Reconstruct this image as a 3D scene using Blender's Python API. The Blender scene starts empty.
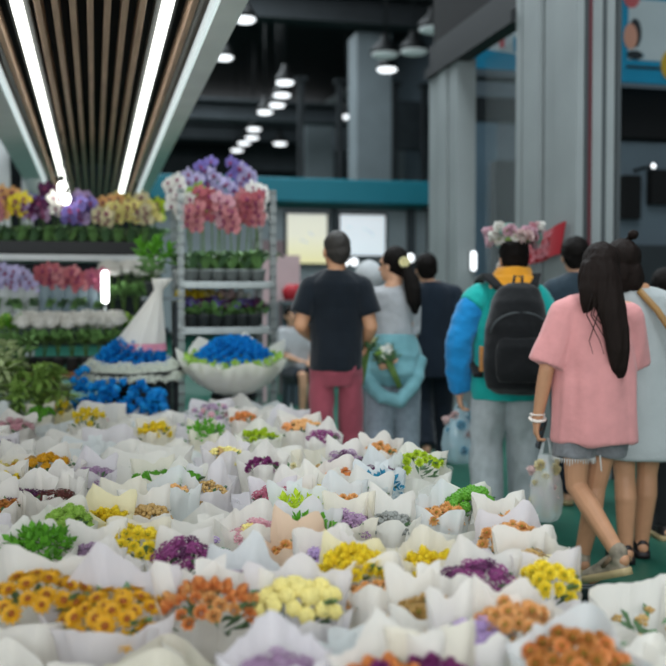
import bpy, bmesh, math, random
from mathutils import Vector, Matrix, Euler, noise
random.seed(7)
SC = bpy.context.scene
COL = SC.collection
PI = math.pi
# ------------------------------------------------------------------ camera
YAW = math.radians(13.4); PITCH = math.atan(33 / 1000.0); EYE = 1.35
CAM = Vector((0, 0, EYE))
cd = bpy.data.cameras.new('camera'); cam = bpy.data.objects.new('camera', cd); COL.objects.link(cam)
cam.location = CAM; cam.rotation_euler = (PI / 2 - PITCH, 0, -YAW)
cd.sensor_width = 36; cd.lens = 36 * 1000 / 666.0; cd.clip_start = 0.05; cd.clip_end = 200
cd.dof.use_dof = True; cd.dof.focus_distance = 3.6; cd.dof.aperture_fstop = 1.9
SC.camera = cam
FW = Vector((math.sin(YAW) * math.cos(PITCH), math.cos(YAW) * math.cos(PITCH), -math.sin(PITCH)))
RT = Vector((math.cos(YAW), -math.sin(YAW), 0)); UP = RT.cross(FW)
# ------------------------------------------------------------------ daylight, added fill lights, exposure
w = bpy.data.worlds.new('world'); SC.world = w; w.use_nodes = True
bg = w.node_tree.nodes['Background']; bg.inputs[0].default_value = (0.70, 0.74, 0.77, 1); bg.inputs[1].default_value = 0.78
SC.view_settings.view_transform = 'Standard'; SC.view_settings.look = 'None'
SC.view_settings.gamma = 1; SC.view_settings.use_curve_mapping = False
SC.view_settings.exposure = 0.58
LED_STRENGTH = 2.6
HALL_LAMP = 1.3
OVERHEAD_FILL_POWER = 620.0
def area(name, loc, sx, sy, power, color, rot=(0, 0, 0)):
    l = bpy.data.lights.new(name, 'AREA'); l.shape = 'RECTANGLE'; l.size = sx; l.size_y = sy
    l.energy = power; l.color = color
    o = bpy.data.objects.new(name, l); o.location = loc; o.rotation_euler = rot; COL.objects.link(o); return o
area('far_hall_fill', (1.0, 20, 9.2), 6.0, 18.0, 1500, (0.86, 0.95, 1.0))  # added fill to brighten the far hall; the roof has no opening here
area('overhead_fill', (2.4, 3.5, 8.9), 3.0, 12.0, OVERHEAD_FILL_POWER, (0.86, 0.95, 1.0))  # added overhead fill above the aisle, no skylight is built
area('rear_fill', (-1.0, -5.0, 3.2), 7.0, 4.0, 230.0, (0.92, 0.97, 1.0), (math.radians(78), 0, 0))  # added frontal fill from behind the camera, out of view

# ------------------------------------------------------------------ pixel helpers
def at(px, py, d):
    return CAM + FW * d + RT * (d * (px - 333) / 1000.0) + UP * (d * (333 - py) / 1000.0)
def on_z(px, py, z):
    dr = FW + RT * ((px - 333) / 1000.0) + UP * ((333 - py) / 1000.0)
    t = (z - EYE) / dr.z
    return CAM + dr * t
def depth(p): return (Vector(p) - CAM).dot(FW)
def proj(p):
    v = Vector(p) - CAM; d = v.dot(FW)
    return 333 + 1000 * v.dot(RT) / d, 333 - 1000 * v.dot(UP) / d
def foot(px, d):
    p = at(px, 333, d); return Vector((p.x, p.y, 0))

# ------------------------------------------------------------------ materials
def lin(h):
    h = h.lstrip('#'); c = [int(h[i:i + 2], 16) / 255 for i in (0, 2, 4)]
    return tuple(x / 12.92 if x <= .04045 else ((x + .055) / 1.055) ** 2.4 for x in c)
MATS = {}
def mat(name, col, rough=.6, var=.12, scale=30, bump=0.0, bscale=None, metal=0, trans=0.0, emit=None, estr=0, alpha=1, spec=.4, stretch=None, transmission=0, sheen=0):
    if name in MATS: return MATS[name]
    m = bpy.data.materials.new(name); m.use_nodes = True; nt = m.node_tree; N = nt.nodes; L = nt.links
    b = N['Principled BSDF']; out = N['Material Output']
    if isinstance(col, str): col = lin(col)
    tc = N.new('ShaderNodeTexCoord'); nz = N.new('ShaderNodeTexNoise'); nz.inputs['Scale'].default_value = scale
    nz.inputs['Detail'].default_value = 5
    src = tc.outputs['Object']
    if stretch:
        mp = N.new('ShaderNodeMapping'); mp.inputs['Scale'].default_value = stretch; L.new(src, mp.inputs[0]); src = mp.outputs[0]
    L.new(src, nz.inputs['Vector'])
    rp = N.new('ShaderNodeValToRGB'); rp.color_ramp.elements[0].position = .3; rp.color_ramp.elements[1].position = .7
    rp.color_ramp.elements[0].color = (*[max(0, c * (1 - var)) for c in col], 1)
    rp.color_ramp.elements[1].color = (*[min(1, c * (1 + var)) for c in col], 1)
    L.new(nz.outputs['Fac'], rp.inputs[0]); L.new(rp.outputs[0], b.inputs['Base Color'])
    b.inputs['Roughness'].default_value = rough; b.inputs['Metallic'].default_value = metal
    b.inputs['Specular IOR Level'].default_value = spec; b.inputs['Alpha'].default_value = alpha
    b.inputs['Transmission Weight'].default_value = transmission
    if sheen: b.inputs['Sheen Weight'].default_value = sheen
    if emit is not None:
        b.inputs['Emission Color'].default_value = (*(lin(emit) if isinstance(emit, str) else emit), 1); b.inputs['Emission Strength'].default_value = estr
    if bump:
        n2 = N.new('ShaderNodeTexNoise'); n2.inputs['Scale'].default_value = bscale or scale * 2; n2.inputs['Detail'].default_value = 4
        L.new(src, n2.inputs['Vector'])
        bp = N.new('ShaderNodeBump'); bp.inputs['Strength'].default_value = bump; bp.inputs['Distance'].default_value = .01
        L.new(n2.outputs['Fac'], bp.inputs['Height']); L.new(bp.outputs[0], b.inputs['Normal'])
    if trans:
        t = N.new('ShaderNodeBsdfTranslucent'); L.new(rp.outputs[0], t.inputs[0])
        mx = N.new('ShaderNodeMixShader'); mx.inputs[0].default_value = trans
        L.new(b.outputs[0], mx.inputs[1]); L.new(t.outputs[0], mx.inputs[2]); L.new(mx.outputs[0], out.inputs[0])
    MATS[name] = m; return m

# ------------------------------------------------------------------ mesh helpers
class G:
    def __init__(s): s.v = []; s.f = []; s.m = []
    def add(s, vs, fs, mi=0):
        o = len(s.v); s.v += [tuple(v) for v in vs]; s.f += [[i + o for i in f] for f in fs]; s.m += [mi] * len(fs)
    def box(s, c, d, rot=None, mi=0):
        c = Vector(c); R = rot if rot is not None else Matrix.Identity(3)
        vs = [c + R @ Vector((x * d[0] / 2, y * d[1] / 2, z * d[2] / 2)) for x in (-1, 1) for y in (-1, 1) for z in (-1, 1)]
        s.add(vs, [(0, 1, 3, 2), (4, 6, 7, 5), (0, 4, 5, 1), (2, 3, 7, 6), (0, 2, 6, 4), (1, 5, 7, 3)], mi)
    def rings(s, rs, n=12, cap=True, mi=0):
        """rs: list of lists of points (each n long)"""
        o = []
        for r in rs: o += r
        fs = []
        for i in range(len(rs) - 1):
            for j in range(n):
                k = (j + 1) % n
                fs.append((i * n + j, i * n + k, (i + 1) * n + k, (i + 1) * n + j))
        if cap: fs.append(tuple(range(n - 1, -1, -1))); fs.append(tuple((len(rs) - 1) * n + j for j in range(n)))
        s.add(o, fs, mi)
    def loft(s, secs, n=20, cap=True, mi=0, rot=0):
        """secs: (x,y,z,rx,ry) horizontal ellipses"""
        rs = []
        for (x, y, z, rx, ry) in secs:
            r = []
            for j in range(n):
                a = 2 * PI * j / n; px, py = rx * math.cos(a), ry * math.sin(a)
                r.append((x + px * math.cos(rot) - py * math.sin(rot), y + px * math.sin(rot) + py * math.cos(rot), z))
            rs.append(r)
        s.rings(rs, n, cap, mi)
    def tube(s, pts, rad, n=8, cap=True, mi=0):
        pts = [Vector(p) for p in pts]
        if not isinstance(rad, (list, tuple)): rad = [rad] * len(pts)
        rs = []; ref = None
        for i, p in enumerate(pts):
            t = (pts[min(i + 1, len(pts) - 1)] - pts[max(i - 1, 0)]).normalized()
            if ref is None: ref = Vector((0, 0, 1)) if abs(t.z) < .9 else Vector((1, 0, 0))
            u = t.cross(ref).normalized(); v = t.cross(u).normalized(); ref = -v if False else ref
            rs.append([p + (u * math.cos(2 * PI * j / n) + v * math.sin(2 * PI * j / n)) * rad[i] for j in range(n)])
        s.rings(rs, n, cap, mi)
    def capsule(s, a, b, r0, r1, n=12, mi=0):
        a, b = Vector(a), Vector(b); t = (b - a)
        if t.length < 1e-6: return s.sphere(a, (r0, r0, r0), mi=mi)
        t.normalize(); pts = []; rad = []
        for k in range(4):
            th = PI / 2 * (1 - k / 4.0) * .98; pts.append(a - t * r0 * math.sin(th)); rad.append(r0 * math.cos(th))
        for k in range(4): q = k / 3; pts.append(a.lerp(b, q)); rad.append(r0 + (r1 - r0) * q)
        for k in range(1, 5):
            th = PI / 2 * (k / 4.0) * .98; pts.append(b + t * r1 * math.sin(th)); rad.append(r1 * math.cos(th))
        ref = Vector((0, 0, 1)) if abs(t.z) < .9 else Vector((1, 0, 0))
        u = t.cross(ref).normalized(); v = t.cross(u).normalized()
        s.rings([[p + (u * math.cos(2 * PI * j / n) + v * math.sin(2 * PI * j / n)) * max(r, 1e-4) for j in range(n)] for p, r in zip(pts, rad)], n, True, mi)
    def sphere(s, c, r, nu=12, nv=8, mi=0, rot=None):
        c = Vector(c); R = rot if rot is not None else Matrix.Identity(3)
        if not isinstance(r, (tuple, list)): r = (r, r, r)
        vs = [c + R @ Vector((0, 0, r[2]))]
        for i in range(1, nv):
            th = PI * i / nv
            for j in range(nu):
                a = 2 * PI * j / nu
                vs.append(c + R @ Vector((r[0] * math.sin(th) * math.cos(a), r[1] * math.sin(th) * math.sin(a), r[2] * math.cos(th))))
        vs.append(c + R @ Vector((0, 0, -r[2])))
        fs = [(0, 1 + j, 1 + (j + 1) % nu) for j in range(nu)]
        for i in range(nv - 2):
            for j in range(nu):
                k = (j + 1) % nu; fs.append((1 + i * nu + j, 1 + (i + 1) * nu + j, 1 + (i + 1) * nu + k, 1 + i * nu + k))
        b = 1 + (nv - 2) * nu; last = len(vs) - 1
        fs += [(b + j, last, b + (j + 1) % nu) for j in range(nu)]
        s.add(vs, fs, mi)
    def petal(s, base, az, elev, L, W, curl=.2, mi=0):
        ca, sa, ce, se = math.cos(az), math.sin(az), math.cos(elev), math.sin(elev)
        d = Vector((ca * ce, sa * ce, se)); sd = Vector((-sa, ca, 0)); up = Vector((-ca * se, -sa * se, ce)); b = Vector(base)
        mid = b + d * L * .6
        s.add([b, mid + sd * W / 2 + up * L * curl * .3, mid - up * L * .05, mid - sd * W / 2 + up * L * curl * .3, b + d * L + up * L * curl * .1],
              [(0, 2, 1), (0, 3, 2), (1, 2, 4), (2, 3, 4)], mi)
    def mesh(s, name, mats, smooth=True):
        me = bpy.data.meshes.new(name); me.from_pydata(s.v, [], s.f); me.validate()
        for m in (mats if isinstance(mats, (list, tuple)) else [mats]): me.materials.append(m)
        if len(me.polygons) == len(s.m): me.polygons.foreach_set('material_index', s.m)
        me.polygons.foreach_set('use_smooth', [smooth] * len(me.polygons)); me.update(); return me
    def obj(s, name, mats, parent=None, smooth=True): return link(name, s.mesh(name, mats, smooth), parent)
def link(name, me, parent=None, loc=None, rot=None, scale=None):
    o = bpy.data.objects.new(name, me); COL.objects.link(o)
    if parent is not None: o.parent = parent
    if loc is not None: o.location = loc
    if rot is not None: o.rotation_euler = rot
    if scale is not None: o.scale = (scale,) * 3 if not isinstance(scale, (tuple, list)) else scale
    return o
def tag(o, label, cat, group=None, kind=None):
    if label: o['label'] = label
    if cat: o['category'] = cat
    if group: o['group'] = group
    if kind: o['kind'] = kind
    return o
def thing(name, label, cat, loc=(0, 0, 0), rotz=0, group=None, tilt=0):
    o = link(name, None); o.location = loc; o.rotation_euler = (tilt, 0, rotz); o.empty_display_size = .1
    return tag(o, label, cat, group)
def struct(name, g, m, parent=None, smooth=False, label=None):
    o = g.obj(name, m, parent, smooth)
    if parent is None: o['kind'] = 'structure'
    if label: o['label'] = label
    return o
def bevel(o, wd=.006, seg=2):
    b = o.modifiers.new('edge', 'BEVEL'); b.width = wd; b.segments = seg; b.limit_method = 'ANGLE'; return o
def fuse(g, name, mats, parent, voxel=.01, smooth=4, wrinkle=0, wscale=(9, 9, 4), seed=0, cut=None):
    """one continuous surface out of overlapping solids"""
    me = g.mesh(name + '_src', mats); o = bpy.data.objects.new(name + '_src', me); COL.objects.link(o)
    r = o.modifiers.new('r', 'REMESH'); r.mode = 'VOXEL'; r.voxel_size = voxel; r.use_smooth_shade = True
    if smooth: sm = o.modifiers.new('s', 'SMOOTH'); sm.factor = .5; sm.iterations = smooth
    dg = bpy.context.evaluated_depsgraph_get(); dg.update()
    m2 = bpy.data.meshes.new_from_object(o.evaluated_get(dg)); m2.name = name
    bpy.data.objects.remove(o); bpy.data.meshes.remove(me)
    if wrinkle:
        nn = [v.normal.copy() for v in m2.vertices]
        for v, n in zip(m2.vertices, nn):
            p = Vector((v.co.x * wscale[0] + seed, v.co.y * wscale[1], v.co.z * wscale[2]))
            k = noise.noise(p) + .5 * noise.noise(p * 2.3)
            k2 = 1 - abs(noise.noise(p * .8 + Vector((5, 5, 5)))) * 2
            v.co += n * wrinkle * (k * .7 + k2 * .5)
    if cut:
        bm = bmesh.new(); bm.from_mesh(m2)
        bmesh.ops.delete(bm, geom=[f for f in bm.faces if cut(f.calc_center_median(), f.normal)], context='FACES'); bm.to_mesh(m2); bm.free()
    m2.materials.clear()
    for m in (mats if isinstance(mats, (list, tuple)) else [mats]): m2.materials.append(m)
    m2.polygons.foreach_set('use_smooth', [True] * len(m2.polygons))
    return link(name, m2, parent)
def ray(px, py): return FW + RT * ((px - 333) / 1000.0) + UP * ((333 - py) / 1000.0)
def on_y(px, py, Y):
    d = ray(px, py); return CAM + d * (Y / d.y)
def on_x(px, py, X):
    d = ray(px, py); return CAM + d * (X / d.x)
def slab(px0, py0, px1, py1, Y, th=.1, mi=0, g=None):
    """box facing the aisle axis whose front face spans the two corners at distance Y"""
    g = g or G(); a = on_y(px0, py0, Y); b = on_y(px1, py1, Y); 
    g.box(((a.x + b.x) / 2, Y + th / 2, (a.z + b.z) / 2), (abs(b.x - a.x), th, abs(b.z - a.z)), mi=mi); return g
# ------------------------------------------------------------------ setting
M_floor = mat('green_floor_paint', '#1f5a4a', .42, .12, 3, .04, 60)
M_dark = mat('dark_roof_steel', '#24292c', .8, .2, 2)
M_dark2 = mat('dark_blue_steel', '#30373b', .7, .2, 2)
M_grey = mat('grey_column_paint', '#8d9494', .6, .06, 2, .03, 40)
M_greyd = mat('grey_groove', '#454b4d', .6, .08, 2)
M_bluegrey = mat('blue_grey_wall', '#49555d', .7, .1, 1.5)
M_white = mat('white_painted_panel', '#d5d8d8', .5, .05, 3)
M_soffit = mat('grey_soffit', '#e6e7e4', .6, .05, 3)
M_teal = mat('teal_sign_panel', '#0c6d7d', .5, .06, 2)
M_wood = mat('brown_wood_slat', '#b8977f', .6, .18, 6, .1, 20, stretch=(8, .5, 8))
M_void = mat('black_void_board', '#0e0f10', .9, .1, 2)
M_led = mat('led_diffuser', '#f4f6f2', .5, .01, 5, emit='#fbfff6', estr=LED_STRENGTH)
M_ledsoft = mat('led_cove', '#e8f0f0', .5, .01, 5, emit='#e6f4f6', estr=.45)
M_lamp = mat('lamp_diffuser', '#ffffff', .5, .01, 5, emit='#f6fbff', estr=HALL_LAMP)
M_blackmetal = mat('black_metal', '#17191a', .45, .1, 20, metal=.3)
M_steel = mat('galvanised_steel', '#949b9a', .38, .1, 30, metal=.6)
M_glass = mat('window_glass', '#dfe9ea', .05, .01, 3, alpha=.08, spec=.25)

g = G(); g.box((2, 18, -.05), (16, 48, .1)); struct('floor', g, M_floor)
g = G(); g.box((2, 18, 9.6), (16, 48, .2)); struct('ceiling', g, M_dark)
g = G(); g.box((-5.55, 25.75, 4.75), (.1, 32.5, 9.5)); struct('wall_left', g, M_bluegrey)
g = G(); g.box((9.5, 18, 4.75), (.1, 48, 9.5)); struct('wall_right', g, M_bluegrey)
YB = 40.0
g = G(); g.box((2, YB + .1, 4.4), (16, .2, 8.8))
struct('wall_back', g, M_dark2)
# clerestory band with daylight
M_sky = mat('clerestory_daylight', '#cfe6f2', .4, .25, 1.2, emit='#bfe3f5', estr=1.3)
for k, (a, b) in enumerate(((222, 244), (248, 268), (278, 306), (309, 333), (336, 359), (392, 408), (411, 436), (472, 498), (500, 522))):
    g = G(); slab(a, 79, b, 88, YB - .15, .1, g=g); o = struct('window_%d' % (k + 1), g, M_sky)
# roof beams across the hall and a sloping brace
for k, (Y, z, h) in enumerate(((16, 7.5, .7), (22, 7.8, .6), (28, 6.6, .5), (34, 7.0, .5), (38.5, 7.6, .5))):
    g = G(); g.box((2, Y, z), (15, .35, h)); g.box((2, Y - .2, z + h / 2), (15, .5, .06)); g.box((2, Y - .2, z - h / 2), (15, .5, .06)); struct('trim_%d' % (k + 1), g, M_dark2 if k > 1 else M_dark)
g = G(); g.tube([on_y(318, 112, 33), on_y(349, 90, 33)], .16, 6); struct('trim_6', g, M_grey)
g = G(); slab(222, 104, 436, 128, 37.5, .2, g=g); struct('trim_7', g, mat('dim_grey_girder', '#3a4248', .7, .1, 2))
def pillar(name, px0, px1, Y, ztop, m=M_grey, grooves=1):
    a = on_y(px0, 300, Y); b = on_y(px1, 300, Y); wd = b.x - a.x; g = G()
    g.box(((a.x + b.x) / 2, Y + wd / 2, ztop / 2), (wd, wd, ztop)); g.box(((a.x + b.x) / 2, Y + wd / 2, .15), (wd + .06, wd + .06, .3))
    for i in range(grooves):
        g.box((a.x + wd * (i + 1) / (grooves + 1), Y - .006, ztop / 2), (.05, .012, ztop - .1), mi=1)
    return struct(name, g, [m, M_greyd])
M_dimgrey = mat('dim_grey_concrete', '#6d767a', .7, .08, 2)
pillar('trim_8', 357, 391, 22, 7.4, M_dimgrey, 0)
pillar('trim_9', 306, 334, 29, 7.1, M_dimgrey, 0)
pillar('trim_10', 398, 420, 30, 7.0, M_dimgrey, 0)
for k, px in enumerate((301, 340, 394, 424)):
    g = G(); p = on_y(px, 300, 26); g.box((p.x, 26, 3.6), (.14, .2, 7.2)); g.box((p.x, 26, 7.15), (.3, .3, .1)); struct('trim_%d' % (11 + k), g, M_dark)
g = G(); slab(334, 128, 356, 152, 27, .3, g=g); slab(392, 100, 424, 150, 27.5, .3, g=g); slab(240, 120, 300, 172, 35, .3, g=g); struct('trim_15', g, M_dark2)
# booth at the end of the aisle: teal fascia, grey panel wall, light boxes
YT = on_y(300, 190, 15).y * 0 + at(300, 190, 15).y
g = G(); slab(150, 173.5, 436, 205, YT, .9, g=g); o = struct('trim_16', g, M_teal); bevel(o, .02)
g = G(); slab(150, 205, 436, 330, YT + .35, .15, g=g); struct('wall_booth', g, mat('grey_booth_panel', '#8a9498', .6, .06, 2))
g = G(); slab(150, 205, 436, 210, YT + .3, .06, g=g); struct('trim_17', g, M_dark2)
for px, wd in ((333, 5), (409, 6), (429, 4)):
    g = G(); slab(px, 208, px + wd, 400, YT + .22, .12, g=g); struct('trim_18', g, M_dark2)
def lightbox(label, c, M_face, marks):
    a = on_y(c[0], c[1], YT); b = on_y(c[2], c[3], YT); cx, cz = (a.x + b.x) / 2, (a.z + b.z) / 2; W, H = b.x - a.x, a.z - b.z
    t = thing('light_box', label, 'light box', (cx, YT + .295, cz), 0, 'light boxes under the teal fascia')
    g = G(); T = .03
    for s in (-1, 1): g.box((s * (W / 2 + T / 2), 0, 0), (T, .1, H + 2 * T)); g.box((0, 0, s * (H / 2 + T / 2)), (W, .1, T))
    g.obj('frame', M_dark2, t, False)
    g = G(); g.box((0, .0, 0), (W, .05, H)); g.obj('screen', M_face, t, False)
    g = G()
    for (x, z, l, ang) in marks: g.box((x * W, -.03, z * H), (l * W, .012, .018), Matrix.Rotation(ang, 3, 'Y'))
    g.obj('motif', mat('pale_grey_print', '#c3c9ce', .5, .02, 4, emit='#c3c9ce', estr=.3), t, False)
def grad_emit(name, c0, c1, zlo, zhi, st):
    m = mat(name, c0, .4, .02, 3, emit=c0, estr=st); N = m.node_tree.nodes; L = m.node_tree.links
    tc = N.new('ShaderNodeTexCoord'); sp = N.new('ShaderNodeSeparateXYZ'); L.new(tc.outputs['Object'], sp.inputs[0])
    mr = N.new('ShaderNodeMapRange'); mr.inputs[1].default_value = zlo; mr.inputs[2].default_value = zhi; L.new(sp.outputs[2], mr.inputs[0])
    r = N.new('ShaderNodeValToRGB'); r.color_ramp.elements[0].color = (*lin(c0), 1); r.color_ramp.elements[1].color = (*lin(c1), 1)
    L.new(mr.outputs[0], r.inputs[0]); L.new(r.outputs[0], N['Principled BSDF'].inputs['Emission Color']); return m
lightbox('lit poster box fading from white to pale yellow above the man in black', (290, 212, 331, 263),
         grad_emit('yellow_fade_screen', '#d9d29c', '#dfe0e4', -.4, .05, .40), ((.1, .1, .14, .7), (-.08, -.05, .2, .4)))
lightbox('lit white poster box above the ponytailed woman', (344, 213, 390, 255), grad_emit('white_screen', '#d4dde2', '#dfe3e8', -.3, .3, .42),
         ((.1, .12, .2, .5), (.2, .05, .12, .9), (-.3, .2, .1, .2)))
# small bright spot lamps on the booth wall
def spot(px, py, Y, r, label, stem=0.0):
    p = on_y(px, py, Y); t = thing('spot_lamp', label, 'spot lamp', p, 0, 'spot lamps on the booth')
    g = G(); g.tube([(0, .12, 0), (0, .0, 0)], [r * .7, r * 1.15], 14); g.obj('housing', M_blackmetal, t)
    g = G(); g.sphere((0, -.01, 0), (r, r * .35, r), 14, 8); g.obj('diffuser', M_lamp, t)
    g = G(); g.tube([(0, .1, 0), (0, .42, 0)], .02, 6); g.obj('bracket', M_blackmetal, t)
spot(345, 262, YT, .06, 'bright spot lamp next to the neck of the man in black'); spot(354, 262, YT, .06, 'bright spot lamp between the man in black and the ponytailed woman')
spot(410, 258, YT, .065, 'bright spot lamp behind the ponytail')
# partition of columns along the aisle on the right
XP = 3.56
def big_pillar(name, pxa, pxb, X, parts):
    g = G(); pa = on_x(pxb, 300, X); 
    return g
def boxcol(name, x0, x1, y0, y1, z, m, label=None):
    g = G(); g.box(((x0 + x1) / 2, (y0 + y1) / 2, z / 2), (x1 - x0, y1 - y0, z)); return g
# near column: corner unit with recessed grooves, seen on the aisle face and on its near face
ya, yb = on_x(520, 300, XP).y, on_x(586, 300, XP).y
x2 = on_y(618, 300, yb).x
g = boxcol('c', XP, x2, yb, ya, 9.4, M_grey)
for i, (t0, t1, dx) in enumerate(((0, .10, .05), (.14, .40, .06), (.46, .62, .04), (.66, .97, .07))):
    g.box((XP - dx / 2, ya + (yb - ya) * (t0 + t1) / 2, 4.7), (dx, (ya - yb) * (t1 - t0), 9.4))
for t0 in (.12, .43, .64, .985):
    g.box((XP - .006, ya + (yb - ya) * t0, 4.7), (.012, .05, 9.38), mi=1)
g.box(((XP + x2) / 2, yb - .006, 4.7), (.03, .012, 9.38), mi=1); g.box((x2 - .03, yb - .02, 4.7), (.03, .05, 9.4), mi=1); g.box((XP + .012, yb - .012, 4.7), (.022, .03, 9.4), mi=2)
struct('trim_19', g, [M_grey, M_greyd, mat('dark_red_strip', '#5a2a30', .6, .1, 5)])
yc, yd = on_x(433, 300, XP).y, on_x(462, 300, XP).y
g = boxcol('c', XP, on_y(475, 300, yd).x, yd, yc, 3.75, M_grey)
for t0, t1, dx in ((0, .28, .05), (.36, .66, .07), (.74, 1, .06)): g.box((XP - dx / 2, yc + (yd - yc) * (t0 + t1) / 2, 1.87), (dx, (yc - yd) * (t1 - t0), 3.74))
for t0 in (.32, .70): g.box((XP - .006, yc + (yd - yc) * t0, 1.87), (.012, .07, 3.73), mi=1)
struct('trim_20', g, [M_grey, M_greyd])
g = G(); g.box((XP + .1, (ya + yc) / 2, 3.95), (.3, yc - ya, .22)); g.box((XP - .02, (ya + yc) / 2, 3.76), (.16, yc - ya, .1)); g.box((XP + .16, (ya + yc) / 2 + .15, 6.7), (.12, yc - ya + .3, 5.4), mi=1)
struct('trim_21', g, [mat('dim_grey_header', '#1d2022', .6, .08, 2), M_void])
g = G(); g.box((XP + .25, (ya + yd) / 2, 1.88), (.012, yd - ya, 3.74)); struct('window_20', g, M_glass)
g = G(); g.box((XP + .25, 4.2, 2.2), (.012, 2 * (yb - 4.2) - .2 if yb > 5 else 1, 4.3)); 
# interior seen beyond the glass: girder, ledge, grey partition, dark doors
g = G(); slab(470, 96, 526, 122, 20, .3, g=g); slab(470, 75, 526, 80, 19, .3, g=g); struct('trim_22', g, M_dark)
g = G(); slab(474, 122, 496, 300, 18, .3, g=g); struct('wall_inner', g, mat('slate_blue_partition', '#5b7280', .6, .06, 2))
g = G(); slab(496, 160, 522, 300, 17, .3, g=g); struct('trim_23', g, M_dark)
YR = 10.5
g = G(); slab(606, 86, 720, 141, YR, .3, g=g); struct('trim_24', g, M_void)
g = G(); slab(606, 141, 720, 320, YR + .1, .2, g=g); struct('wall_stall', g, mat('slate_stall_wall', '#5a6871', .6, .06, 2))
g = G(); slab(624, 175, 641, 219, YR - .02, .12, g=g); slab(652, 169, 690, 205, YR - .02, .12, g=g); struct('trim_25', g, M_void)
g = G(); slab(640, 245, 720, 300, YR - .1, .15, g=g); struct('trim_26', g, M_dark2)
spot(653, 166, YR - .3, .028, 'small round lamp high on the slate stall wall')

# hanging posters ---------------------------------------------------------
M_pblue = mat('poster_blue', '#0f7fa3', .5, .05, 3); M_pwhite = mat('poster_white', '#aebabd', .5, .04, 3); M_pyel = mat('poster_yellow', '#b3952a', .5, .06, 3)
M_pskin = mat('poster_skin', '#c08d78', .5, .05, 3); M_pdark = mat('poster_dark', '#20282c', .5, .05, 3); M_pred = mat('poster_red', '#b0585c', .5, .05, 3)
def disc(g, c, rx, rz, y, mi, n=24):
    g.add([(c[0] + rx * math.cos(2 * PI * i / n), y, c[1] + rz * math.sin(2 * PI * i / n)) for i in range(n)], [tuple(range(n))], mi)
def poster(label, x0, y0, x1, y1, Y, paint):
    a = on_y(x0, y0, Y); b = on_y(x1, y1, Y); W, H = b.x - a.x, a.z - b.z
    t = thing('hanging_poster', label, 'poster', ((a.x + b.x) / 2, Y, (a.z + b.z) / 2))
    g = G(); g.box((0, .02, 0), (W, .04, H)); g.obj('board', M_pblue, t, False)
    g = G(); paint(g, W, H); g.obj('print', [M_pwhite, M_pyel, M_pskin, M_pdark, M_pred, M_pblue], t, False)
    g = G()
    for s in (-1, 1): g.tube([(s * W * .4, .02, H / 2), (s * W * .4, .02, 9.5 - (a.z + b.z) / 2)], .008, 6)
    g.obj('wire', M_blackmetal, t)
def paintA(g, W, H):
    g.box((-.12 * W, -.004, .08 * H), (.62 * W, .008, .66 * H), mi=0)
    disc(g, (-.40 * W, .43 * H), .09 * W, .12 * H, -.010, 4)
    disc(g, (-.36 * W, .04 * H), .07 * W, .16 * H, -.012, 3); disc(g, (-.41 * W, .0 * H), .075 * W, .14 * H, -.014, 2); disc(g, (-.36 * W, -.2 * H), .09 * W, .05 * H, -.013, 3)
    g.box((-.25 * W, -.006, -.33 * H), (.4 * W, .008, .03 * H), mi=3); g.box((-.33 * W, -.005, -.2 * H), (.14 * W, .008, .03 * H), mi=5)
    disc(g, (.12 * W, -.29 * H), .20 * W, .21 * H, -.016, 1)
poster('blue poster with a pale panel, a dark-haired face and a yellow disc', 622, -10, 712, 87, YR - .5, paintA)
def paintB(g, W, H):
    g.add([(-.42 * W, -.004, -.08 * H), (.5 * W, -.004, -.2 * H), (.5 * W, -.004, .5 * H), (-.42 * W, -.004, .5 * H)], [(0, 1, 2, 3)], 0)
    g.box((.06 * W, -.006, .05 * H), (.08 * W, .008, .22 * H), mi=4); g.box((.3 * W, -.006, .02 * H), (.1 * W, .008, .3 * H), mi=5)
poster('blue and white hanging board behind the glass beside the grey column', 468, 18, 528, 71, 13.2, paintB)
# red banner fastened across the column
M_red = mat('red_banner_cloth', '#a81f2c', .6, .08, 8); M_pink = mat('faded_pink_lettering', '#cf7f88', .6, .1, 20)
t = thing('red_banner', 'tilted red cloth banner with faded pink lettering on the grey column', 'banner', on_x(545, 243, XP - .10))
c0 = on_x(545, 243, XP - .10); q = [on_x(x, y, XP - .10) - c0 for x, y in ((519, 246), (569, 221), (564, 254), (522, 268))]
g = G(); nb = 10
for side, dx in ((0, 0), (1, .008)):
    vs = []
    for i in range(nb + 1):
        s = i / nb; tp = q[0].lerp(q[1], s); bt = q[3].lerp(q[2], s); wv = -.02 - .02 * math.sin(s * 9)
        vs += [tp + Vector((wv + dx, 0, 0)), bt + Vector((wv * 1.3 + dx, 0, 0))]
    g.add(vs, [(2 * i, 2 * i + 1, 2 * i + 3, 2 * i + 2) for i in range(nb)])
g.obj('cloth', M_red, t)
g = G()
for s in (.16, .3, .5, .64, .8):
    c = q[0].lerp(q[1], s).lerp(q[3].lerp(q[2], s), .45) + Vector((-.03, 0, 0))
    for (dy, dz, ly, lz) in ((0, .06, .16, .022), (0, -.01, .2, .022), (0, -.08, .14, .022), (.0, 0, .025, .2), (.07, -.04, .022, .12)): g.box(c + Vector((0, -dy, dz)), (.006, ly, lz))
g.obj('lettering', M_pink, t, False)

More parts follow.
